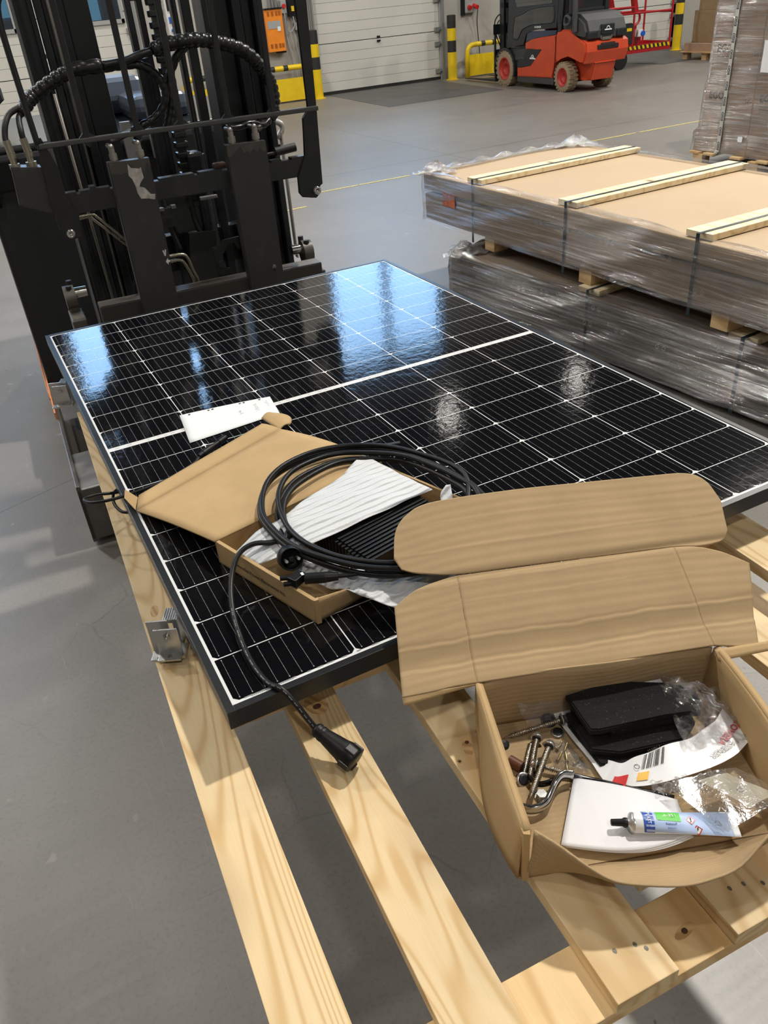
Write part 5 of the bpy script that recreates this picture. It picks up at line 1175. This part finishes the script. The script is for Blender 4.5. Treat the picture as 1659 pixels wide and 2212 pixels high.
part('orange_label', q, plain('faded_orange_label', (.55, .13, .05), .4, 0, .3, 40), fw1)
S2F = F2(.097); c2 = S2F.inverted() @ Vector((2.399, 1.657, 0)); xl, yl = c2.x, c2.y
lab2 = ['transport pallet under the lower grey-wrapped pack on the floor', 'lower long flat carton of the grey-wrapped pack', 'upper long flat carton of the grey-wrapped pack', 'grey stretch film around the lower flat pack beside the solar panel', 'farther lath on the lower pack, between the upper pallet blocks', 'closer lath on the lower pack, between the upper pallet blocks']
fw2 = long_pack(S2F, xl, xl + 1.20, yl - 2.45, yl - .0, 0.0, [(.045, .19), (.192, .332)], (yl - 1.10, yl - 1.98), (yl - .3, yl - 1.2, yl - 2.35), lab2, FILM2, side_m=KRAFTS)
# recycling marks printed along the films
def tri_marks(F, x, spots, par, s_=.014):
    q = B(F)
    for (y, z) in spots:
        for dy in (0, -.038):
            M = plane_m((x, y + dy, z), (0, -1, 0), (0, 0, 1))
            for f_ in tri(M, s_, .0009): q.poly(f_)
            q.poly([M @ Vector(p) for p in ((-.007, -.013, 0), (.007, -.013, 0), (.007, -.011, 0), (-.007, -.011, 0))])
    part('recycling_marks', q, plain('white_film_print', (.45, .45, .45), .6), par)
tri_marks(S1, X1 - .017, [(1.66, .535), (.93, .605), (.72, .605), (.40, .60), (.05, .60), (-.15, .50), (-.36, .52)], fw1)
tri_marks(S2F, xl - .017, [(yl - .45, .275), (yl - .62, .262), (yl - .80, .285), (yl - .92, .30), (yl - 1.03, .298), (yl - 1.17, .288), (yl - 1.12, .20), (yl - 1.33, .215), (yl - 1.58, .205), (yl - 1.9, .28)], fw2)
q = B(S2F)
for (y, z) in ((yl - .08, .30), (yl - .1, .24), (yl - .09, .18)):
    for k in range(9): q.box(xl - .0185, xl - .018, y - k * .017 - .011, y - k * .017, z - .008, z + .008)
part('carton_print', q, INKG, fw2)
# blocks of the lower-pack laths come with the pack; the small end grain faces show between

# ================================================================== TALL CARTON STACK (right edge)
EX = 6.37; E0 = .135
ep = thing('carton_pallet', 'low wooden pallet under the tall wrapped carton stack', 'pallet', (EX + .55, 3.0, 0))
for k, yy in enumerate((3.60, 3.42, 3.1, 2.8, 2.5, 2.2)):
    q = B(); q.box(EX - .06, EX + 1.2, yy - .06, yy + .06, .112, .133, .002); part('deck_board', q, ROUGHW, ep)
for xx in (EX - .05, EX + .5, EX + 1.1):
    for yy in (3.55, 2.9, 2.2): q = B(); q.box(xx, xx + .1, yy - .06, yy + .06, .0, .112, .002); part('pallet_block', q, ROUGHW, ep)
KR2 = m_cardboard('brown_carton', (.46, .31, .21), 0, (0, 0, 0), .05)
zs = [(.1355, .318), (.3185, .699), (.6995, 1.074), (1.0745, 1.45), (1.4505, 1.82)]
yt = [(3.04, 3.665), (3.04, 3.60), (3.04, 3.575), (3.04, 3.57), (3.04, 3.56)]
names = ['lowest', 'second lowest', 'third', 'fourth', 'topmost']
for i, (z0, z1) in enumerate(zs):
    for j, (y0, y1) in enumerate((yt[i], (2.05, 3.035))):
        side = 'left' if j == 0 else 'right'
        t = thing('tall_carton', '%s carton of the %s column in the tall wrapped stack' % (names[i], side), 'carton', (EX + .5, (y0 + y1) / 2, z0))
        q = B(); q.box(EX, EX + 1.1, y0, y1, z0, z1, .006); part('carton', q, KR2, t)
        if i in (1, 2):
            yb = y1 - .04 if j == 0 else y1 - .05
            part('brand_print', text_bm('EGO', .085, plane_m((EX - .0012, yb - .10, z1 - .085), (0, -1, 0), (.0, -.25, 1)), .0001, bold=.0035), plain('dark_carton_print', (.07, .055, .045), .6), t)
            part('voltage_print', text_bm('56V', .055, plane_m((EX - .0012, yb - .47, z1 - .12), (0, -1, 0), (0, 0, 1)), .0001, bold=.001), INKG, t)
            q = B()
            for k in range(3): q.box(EX - .0014, EX - .0010, yb - .20 - (k % 2) * .02, yb - .02, z1 - .15 - k * .022, z1 - .142 - k * .022)
            part('small_print', q, INKG, t)
ew = thing('stretch_wrap', 'clear stretch film around the tall carton stack with a printed tape', 'stretch film', (EX + .5, 2.9, .13))
prof = [(.128, 3.70), (.20, 3.675), (.315, 3.675), (.335, 3.62), (.60, 3.615), (.695, 3.61), (.72, 3.588), (1.05, 3.585), (1.09, 3.58), (1.45, 3.58), (1.86, 3.57)]
def yy_at(z):
    for (za, ya), (zb_, yb_) in zip(prof, prof[1:]):
        if z <= zb_: return ya + (yb_ - ya) * (z - za) / (zb_ - za)
    return prof[-1][1]
q = B(); q.grid(lambda u, v: Vector((EX - .010 - .004 * math.sin(v * 40 + u * 9), 2.0 + (yy_at(.125 + 1.73 * v) - 2.0) * u, .125 + 1.73 * v)), 40, 60)
FILM3 = m_film('stack_film', (.60, .57, .57), .50, (0, 0, 0), (1.4, 1.4, 26), 1.0, .10, .011)
part('side_film', q, FILM3, ew)
q = B(); q.grid(lambda u, v: Vector((EX - .010 + 1.13 * u, yy_at(.125 + 1.73 * v) + .004, .125 + 1.73 * v)), 10, 40); part('side_film', q, FILM3, ew)
q = B(); 
q.slab([(EX - .018, 3.325, .15), (EX - .018, 3.365, .15), (EX - .018, 3.355, 1.85), (EX - .018, 3.315, 1.85)], (-1, 0, 0), .0006)
q.tube([(EX - .02, 3.345, .16), (EX - .03, 3.36, .13), (EX - .02, 3.40, .11), (EX - .03, 3.46, .12), (EX - .03, 3.50, .07)], .012, 8, 4, flat=(.3, 1.4))
tape = part('printed_tape', q, plain('pale_tape', (.50, .50, .47), .35), ew)
for k in range(13): part('tape_print', text_bm('EGO', .036, plane_m((EX - .0195, 3.343 - .008 * k / 13, .20 + k * .125), (0, 0, 1), (0, 1, 0)), .00005, bold=.0012), INK, tape)
q = B(); q.box(EX - .0195, EX - .0185, 2.70, 3.00, .82, 1.06); part('delivery_note', q, PAPER, ew)
q = B(); q.box(EX - .0195, EX - .0185, 3.08, 3.13, .255, .30); part('small_label', q, PAPER, ew)

# ================================================================== RED FORKLIFT
RF = F2(-.04, 9.300, 9.334) @ Matrix.Diagonal((.84, 1, 1, 1))
fl = thing('counterbalance_forklift', 'orange-red forklift with black cab parked facing the wall', 'forklift', tuple(RF @ Vector((.52, .9, 0))), -.04)
def Q(name, b, m, par=None): return part(name, b, m, par or fl)
CABM = plain('cab_black', (.016, .018, .022), .35, 0, .1, 8); CABG = plain('charcoal_plastic', (.045, .047, .048), .55, 0, .1, 10)
TYRE = plain('beige_tyre', (.30, .23, .15), .85, 0, .18, 30); RIM = plain('rim_red', (.42, .03, .022), .4, 0, .15, 20)
W0, W1 = .02, 1.02
q = B(RF); q.prism([(.43, .19), (1.48, .17), (1.48, .31), (1.08, .335), (.72, .61), (1.24, .60), (1.24, .69), (1.05, .745), (.80, .775), (.36, .815), (.36, .62), (.36, .42), (.41, .32)], W0, W1, 'X', bev=.015); Q('body_side', q, LRED)
q = B(RF); q.prism([(.355, .42), (.355, .815), (.30, .83), (.20, .89), (-.01, .89), (-.10, .80), (-.20, .755), (-.36, .74), (-.44, .70), (-.46, .58), (-.40, .42), (-.33, .44), (-.2, .50), (0, .52), (.18, .51), (.28, .47)], W0, W1, 'X', bev=.025); cw_ = Q('counterweight', q, LRED)
q = B(RF); q.prism([(-.20, .16), (-.34, .17), (-.42, .42), (-.2, .52), (.1, .52), (.1, .16)], .26, .78, 'X', bev=.02); Q('lower_counterweight', q, LRED)
q = B(RF); q.box(.28, .76, -.47, -.43, .60, .665, .01); q.box(.36, .68, -.475, -.44, .62, .69, .02); Q('rear_slot', q, plain('slot_black', (.01, .008, .008), .7), cw_)
q = B(RF); q.box(.275, .765, -.425, -.345, .405, .409); q.box(.018, .024, .356, .362, .22, .80); Q('panel_seam', q, plain('seam_dark', (.05, .01, .008), .6), cw_)
q = B(RF); q.prism([(1.235, .592), (.735, .606), (1.06, .350), (1.46, .315), (1.46, .45), (1.27, .45)], W0 - .006, W1 + .006, 'X', bev=.004); Q('dark_side_panel', q, CABM)
q = B(RF)
def arc3(cy, cz, r, a0, a1, n=9): return [(cy + r * math.cos(a0 + (a1 - a0) * k / n), cz + r * math.sin(a0 + (a1 - a0) * k / n)) for k in range(n + 1)]
xs0 = W0 - .009
for a_, b__ in zip(arc3(1.0, .475, .045, PI, 0), arc3(1.0, .475, .045, PI, 0)[1:]): q.slab([RFi for RFi in ((xs0, a_[0], a_[1]), (xs0, b__[0], b__[1]), (xs0, 1.0 + (b__[0] - 1.0) * .74, .475 + (b__[1] - .475) * .74), (xs0, 1.0 + (a_[0] - 1.0) * .74, .475 + (a_[1] - .475) * .74))], (-1, 0, 0), .003)
q.prism([(1.015, .478), (1.01, .49), (.985, .495), (.97, .478)], xs0 - .003, xs0, 'X'); q.prism([(1.085, .455), (.905, .452), (.915, .472), (1.075, .475)], xs0 - .003, xs0, 'X'); Q('emblem', q, PAPER)
part('model_print', text_bm('E30', .035, RF @ plane_m((W0 - .0075, .98, .405), (0, -1, 0), (0, 0, 1)), .0003), REDS, fl)
q = B(RF); q.prism([(1.24, .70), (.95, .765), (.62, .795), (.36, .82), (.36, .88), (1.2, .86)], W0 + .01, W1 - .01, 'X', bev=.01); Q('navy_side_trim', q, plain('navy_trim', (.03, .045, .08), .2))
q = B(RF); q.box(W0 + .02, W1 - .02, .40, 1.50, .085, .185, .01); q.box(W0 + .01, .30, 1.27, 1.56, .42, .47, .01); q.box(W0 + .05, W1 - .05, 1.24, 1.9, .25, .60, .02); Q('step_sill', q, CABG)
# cab
cabp = B(RF)
cabp.prism([(1.80, 2.0), (1.72, 2.0), (1.76, 1.0), (1.83, .62), (1.76, .60)], W0, W0 + .06, 'X'); cabp.prism([(1.80, 2.0), (1.72, 2.0), (1.76, 1.0), (1.83, .62), (1.76, .60)], W1 - .06, W1, 'X')
for xa in (W0, W1 - .05):
    cabp.prism([(.30, .85), (.22, .88), (.10, 2.0), (.22, 2.0), (.36, 1.25)], xa, xa + .05, 'X')
cabp.box(W0, W1, .05, 1.82, 1.98, 2.06, .03)
Q('cab_frame', cabp, CABM)
q = B(RF)
outer = [(1.79, .605), (1.29, .665), (1.25, .74), (1.21, .83), (1.10, .865), (.90, .885), (.34, .915), (.28, 1.6), (.26, 1.95), (1.74, 1.95), (1.76, 1.1)]
q.prism(outer, W0 - .004, W0 + .02, 'X', bev=.003); q.prism(outer, W1 - .02, W1 + .004, 'X', bev=.003); dr = Q('cab_door', q, CABM)
win = [(1.60, .755), (1.62, .80), (1.57, 1.06), (1.50, 1.09), (1.28, 1.13), (1.15, 1.175), (.90, 1.205), (.50, 1.225), (.43, 1.20), (.41, 1.04), (.50, .985), (1.02, .965), (1.30, .90), (1.37, .85), (1.44, .765), (1.50, .745)]
DARKG = plain('dark_cab_glass', (.055, .055, .052), .08, 0, .3, 2)
q = B(RF); q.prism(win, W0 - .0065, W0 - .003, 'X'); Q('lower_window', q, DARKG, dr)
q = B(RF); q.tube([(W0 - .007, a_, c_) for a_, c_ in win], .009, 6, 2, closed=True); Q('window_seal', q, YBK, dr)
q = B(RF); q.prism([(.45, 1.26), (1.50, 1.22), (1.55, 1.30), (1.55, 1.85), (.45, 1.85)], W0 - .0065, W0 - .003, 'X', bev=.001); Q('upper_window', q, m_glass('cab_glass', (.6, .66, .66), .12), dr)
part('side_lettering', text_bm('NORMUM', .042, RF @ plane_m((W0 - .006, .87, .925), (0, -1, .02), (0, 0, 1)), .0003, bold=.001), PAPER, fl)
for z in (.99, 1.03, 1.07): q = B(RF); q.cyl((W0 - .008, .25, z), (W0, .25, z), .013, n=10); Q('grille_knob', q, YBK, dr)
# rear hood and window
q = B(RF); q.prism([(.24, .86), (-.02, .86), (-.14, .76), (-.36, .735), (-.42, .76), (-.43, .86), (-.36, 1.0), (-.2, 1.09), (.1, 1.12), (.24, 1.1)], W0 + .03, W1 - .03, 'X', bev=.05); rh = Q('rear_hood', q, CABG)
q = B(RF); q.box(.36, .66, -.452, -.40, .80, .94, .02); q.box(W0 + .06, .30, -.45, -.3, .755, .86, .03); q.box(.72, W1 - .06, -.45, -.3, .755, .86, .03); Q('hood_insert', q, CABM, rh)
q = B(RF)
for a_, b__ in zip(arc3(.50, .875, .040, PI, 0), arc3(.50, .875, .040, PI, 0)[1:]): q.slab([(a_[0], -.457, a_[1]), (b__[0], -.457, b__[1]), (.50 + (b__[0] - .50) * .74, -.457, .875 + (b__[1] - .875) * .74), (.50 + (a_[0] - .50) * .74, -.457, .875 + (a_[1] - .875) * .74)], (0, -1, 0), .003)
q.box(.42, .58, -.460, -.457, .855, .872); Q('emblem', q, PAPER, rh)
q = B(RF)
for x in (.10, .88): q.box(x - .045, x + .045, .0, .09, 1.08, 2.0, .02)
q.box(.10, .88, .02, .08, 1.08, 1.16, .02); q.box(.10, .88, .02, .08, 1.9, 2.0, .02); Q('rear_window_frame', q, CABM)
q = B(RF); q.box(.145, .835, .04, .045, 1.16, 1.9); Q('rear_window', q, m_glass('cab_glass', (.6, .66, .66), .12))
q = B(RF); q.tube([(W0 - .01, .12, .97), (W0 - .03, .06, .95), (W0 - .03, -.02, .97), (W0 - .03, -.04, 1.03), (W0 - .02, .02, 1.07), (W0 - .01, .10, 1.06)], .024, 10, 5, closed=True); q.cyl((W0 - .01, -.16, .86), (W0 - .005, -.10, 2.0), .045, n=14); Q('mirror_post', q, CABG)
q = B(RF); q.box(.40, .60, -.44, -.38, .72, .765, .01); q.cyl((.38, -.42, .74), (.38, -.42, .79), .014, n=10); q.cyl((.62, -.42, .74), (.62, -.42, .79), .014, n=10); Q('tow_pin', q, IRON)
q = B(RF); q.box(.35, .75, .5, 1.0, .85, 1.0, .04); q.box(.38, .72, .40, .52, .95, 1.65, .05); Q('driver_seat', q, REDS)
def wheel(y, z, r, w_, xin, side, nm):
    x0 = xin; x1 = xin + w_
    q = B(RF); n = 40
    ring = [(r * .66, 0), (r * .90, .0), (r * .975, .012), (r * .985, w_ - .012), (r * .90, w_), (r * .66, w_), (r * .66, 0)]
    M = Matrix.Translation((x0, y, z)) @ Matrix.Rotation(PI / 2, 4, 'Y'); q.lathe(ring, M, n)
    for k in range(22):
        a = 2 * PI * k / 22
        for xa, xb, da in ((.0, w_ * .44, 0), (w_ * .56, w_, PI / 22)):
            c_ = Vector(((x0 + (xa + xb) / 2), y + (r * .985) * math.cos(a + da), z + (r * .985) * math.sin(a + da)))
            R_ = Matrix.Translation(c_) @ Matrix.Rotation(a + da, 4, 'X') @ Matrix.Diagonal(((xb - xa), .022, r * .165, 1))
            v_ = bmesh.ops.create_cube(q.bm, size=1.0)['verts']; bmesh.ops.transform(q.bm, matrix=R_, verts=v_)
    t_ = Q(nm, q, TYRE)
    q = B(RF); xs_ = x0 - .001 if side < 0 else x1 + .001; dxx = 1 if side < 0 else -1
    M = Matrix.Translation((xs_, y, z)) @ Matrix.Rotation(PI / 2 * dxx, 4, 'Y'); q.lathe([(0, .06), (r * .25, .06), (r * .28, .03), (r * .42, .05), (r * .55, .045), (r * .60, .0), (r * .66, .0), (r * .67, .02), (r * .55, .07)], M, 30)
    for k in range(6): a = k * PI / 3; q.cyl(M @ Vector((r * .36 * math.cos(a), r * .36 * math.sin(a), .035)), M @ Vector((r * .36 * math.cos(a), r * .36 * math.sin(a), .055)), .012, n=6)
    Q('wheel_rim', q, RIM, t_)
wheel(1.87, .280, .28, .22, .0, -1, 'front_tyre'); wheel(1.87, .280, .28, .22, .83, 1, 'front_tyre')
wheel(.12, .216, .216, .19, .0, -1, 'rear_tyre'); wheel(.12, .216, .216, .19, .86, 1, 'rear_tyre')
q = B(RF); ar = arc3(1.87, .28, .33, -.35, PI * .92, 12); ai = arc3(1.87, .28, .295, PI * .92, -.35, 12); q.prism([(2 * 1.87 - a_, c_) for a_, c_ in ar + ai], .0, .24, 'X'); q.prism([(2 * 1.87 - a_, c_) for a_, c_ in ar + ai], .80, 1.04, 'X'); split_parts('mudguard', q, CABM, fl)
q = B(RF); 
for x in (.20, .32, .66, .78): q.box(x, x + .06, 2.16, 2.30, .06, 2.3, .006)
q.box(.2, .84, 2.18, 2.26, .5, .6); q.box(.2, .84, 2.18, 2.26, 1.2, 1.28); Q('mast', q, MB_)
q = B(RF); q.box(.10, .94, 2.32, 2.36, .48, .56, .004); q.box(.10, .94, 2.32, 2.36, .20, .27, .004); q.box(.10, .13, 2.32, 2.36, .2, .93); q.box(.91, .94, 2.32, 2.36, .2, .93); q.box(.10, .94, 2.32, 2.36, .88, .93); q.box(.06, .34, 2.31, 2.33, .80, .96); Q('fork_carriage', q, MB_)
for x in (.14, .78): q = B(RF); q.prism([(2.36, .56), (2.40, .56), (2.40, .08), (3.5, .045), (3.5, .035), (2.36, .035)], x, x + .12, 'X', bev=.002); Q('fork_arm', q, BLKW)
q = B(RF); q.tube([(.2, 2.28, .62), (.14, 2.34, .80), (.12, 2.36, .98), (.16, 2.32, 1.08), (.22, 2.28, 1.12)], .012, 8, 4); q.tube([(.24, 2.28, .6), (.2, 2.33, .8), (.17, 2.34, .95), (.2, 2.31, 1.02)], .01, 8, 4); Q('mast_hose', q, RUB)

# ================================================================== RED WORK PLATFORM behind the forklift
wp = thing('work_platform', 'dark red access platform with guard rails behind the red forklift', 'work platform', (11.9, 11.2, 0))
RT = .020
q = B(); q.box(11.0, 13.12, 11.0, 11.75, .25, .30, .006); q.box(11.0, 13.12, 10.99, 11.01, .25, .39, .004); q.box(11.0, 13.12, 11.74, 11.76, .25, .39, .004); q.box(13.10, 13.12, 11.0, 11.75, .25, .39, .004); pf_ = part('platform_deck', q, REDM, wp)
q = B()
for k in range(12):
    x = 11.86 + k * .105
    q.prism([(x, .375), (x + .05, .375), (x + .078, .315), (x + .028, .315)], 10.982, 10.989)
part('hazard_stripes', q, YEL, pf_)
q = B(); q.box(11.84, 13.09, 10.985, 10.9895, .312, .378); part('stripe_backing', q, YBK, pf_)
q = B()
for x in (12.155, 13.09):
    q.cyl((x, 11.0, .25), (x, 11.0, 1.45), RT, n=12); q.cyl((x, 11.74, .25), (x, 11.74, 1.45), RT, n=12)
for y in (11.0, 11.74):
    for z in (.90, 1.01, 1.40): q.cyl((11.1 if z != 1.01 else 11.1, y, z + .02), (13.09 if z != 1.01 else 12.155, y, z - .0), RT * .9, n=12)
for z in (.88, 1.38): q.cyl((13.09, 11.0, z), (13.09, 11.74, z), RT * .9, n=12)
q.cyl((11.1, 11.0, .3), (11.1, 11.0, 1.42), RT, n=12)
part('guard_rails', q, REDM, wp)
q = B(); q.slab([(12.17, 11.18, 1.5), (12.25, 11.18, 1.5), (12.42, 11.18, .92), (12.33, 11.18, .88)], (0, 1, 0), .08); q.slab([(11.72, 11.3, 1.45), (11.80, 11.3, 1.45), (12.0, 11.3, .80), (11.92, 11.3, .78)], (0, 1, 0), .08)
q.tube([(12.35, 11.1, .92), (12.38, 11.1, .84), (12.36, 11.1, .76), (12.28, 11.1, .71), (12.20, 11.1, .695), (12.12, 11.1, .695)], .022, 10, 4); q.box(12.26, 12.44, 11.08, 11.2, .30, .60, .01); q.cyl((12.33, 11.15, .60), (12.33, 11.15, .72), .03, n=12); part('lift_arm', q, REDM, wp)
q = B(); q.prism([(11.87, .42), (12.10, .42), (12.10, .74), (12.05, .765), (11.90, .765), (11.87, .73)], 10.93, 10.975, bev=.01); ctl = part('control_box', q, plain('control_black', (.02, .02, .022), .5), wp)
q = B(); q.box(11.93, 12.05, 10.922, 10.93, .635, .685, .001); part('warning_label', q, YEL, ctl)
q = B(); q.box(12.27, 12.38, 10.98, 11.08, .52, .64, .01); part('socket_housing', q, WHITE, wp)
q = B(); q.cyl((12.37, 10.95, .57), (12.37, 11.0, .57), .045, n=16); part('blue_socket', q, BLUE, wp)
q = B(); q.tube([(12.26, 11.0, .60), (12.22, 10.98, .5), (12.23, 10.98, .42), (12.27, 11.0, .40)], .008, 8, 4); part('cable', q, RUB, wp)
q = B(); q.box(10.7, 12.0, 11.1, 11.7, .12, .25, .01); part('base_frame', q, REDM, wp)
for x in (10.85, 11.93):
    for y in (11.08, 11.70): q = B(); q.cyl((x, y - .05, .16), (x, y + .05, .16), .16, n=26); part('wheel', q, RUB, wp)

# ================================================================== PALLET OF BROWN CARTONS far right
op = thing('small_pallet', 'wooden pallet carrying brown cartons by the far yellow barrier', 'pallet', (14.4, 10.6, 0))
q = B(); q.box(13.65, 15.0, 10.05, 11.25, .125, .148, .002); part('deck', q, ROUGHW, op)
for x in (13.7, 14.3, 14.88):
    for y in (10.06, 10.6, 11.1): q = B(); q.box(x, x + .12, y, y + .12, .0, .125, .002); part('pallet_block', q, ROUGHW, op)
b = B(); b.box(13.70, 14.9, 10.2, 11.2, .149, .285, .004); solo('flat_carton', b, KR2, 'flat brown carton with pale top edge, lowest on the far pallet', 'carton')
t = thing('brown_carton', 'large plain brown carton standing on the flat carton far right', 'carton', (14.4, 10.75, .286)); q = B(); q.box(13.83, 14.85, 10.35, 11.15, .286, .83, .006); part('carton', q, m_cardboard('tan_carton', (.33, .235, .13), 0, (0, 0, 0), .05), t)
q = B(); q.box(13.95, 13.965, 10.345, 10.35, .72, .80); q.box(13.965, 14.02, 10.345, 10.35, .72, .735)
for k in range(5): q.box(14.18, 14.42, 10.345, 10.35, .52 + k * .035, .53 + k * .035)
split_parts('carton_print', q, INKG, t)
b = B(); b.box(13.88, 14.8, 10.4, 11.1, .831, 1.07, .006); solo('brown_carton', b, MATS['tan_carton'], 'low brown carton on top of the large plain carton far right', 'carton')
b = B(); b.box(13.86, 14.8, 10.38, 11.1, 1.071, 1.5, .006); solo('brown_carton', b, MATS['tan_carton'], 'topmost brown carton of the far right pallet, cut by the image edge', 'carton')
q = B(); q.tube([(15.85, 13.5, 0), (15.85, 13.5, 3.0)], .03, 10, 1); solo('wall_pipe', q, GALV, 'dark vertical pipe beside the right-hand door track', 'pipe')
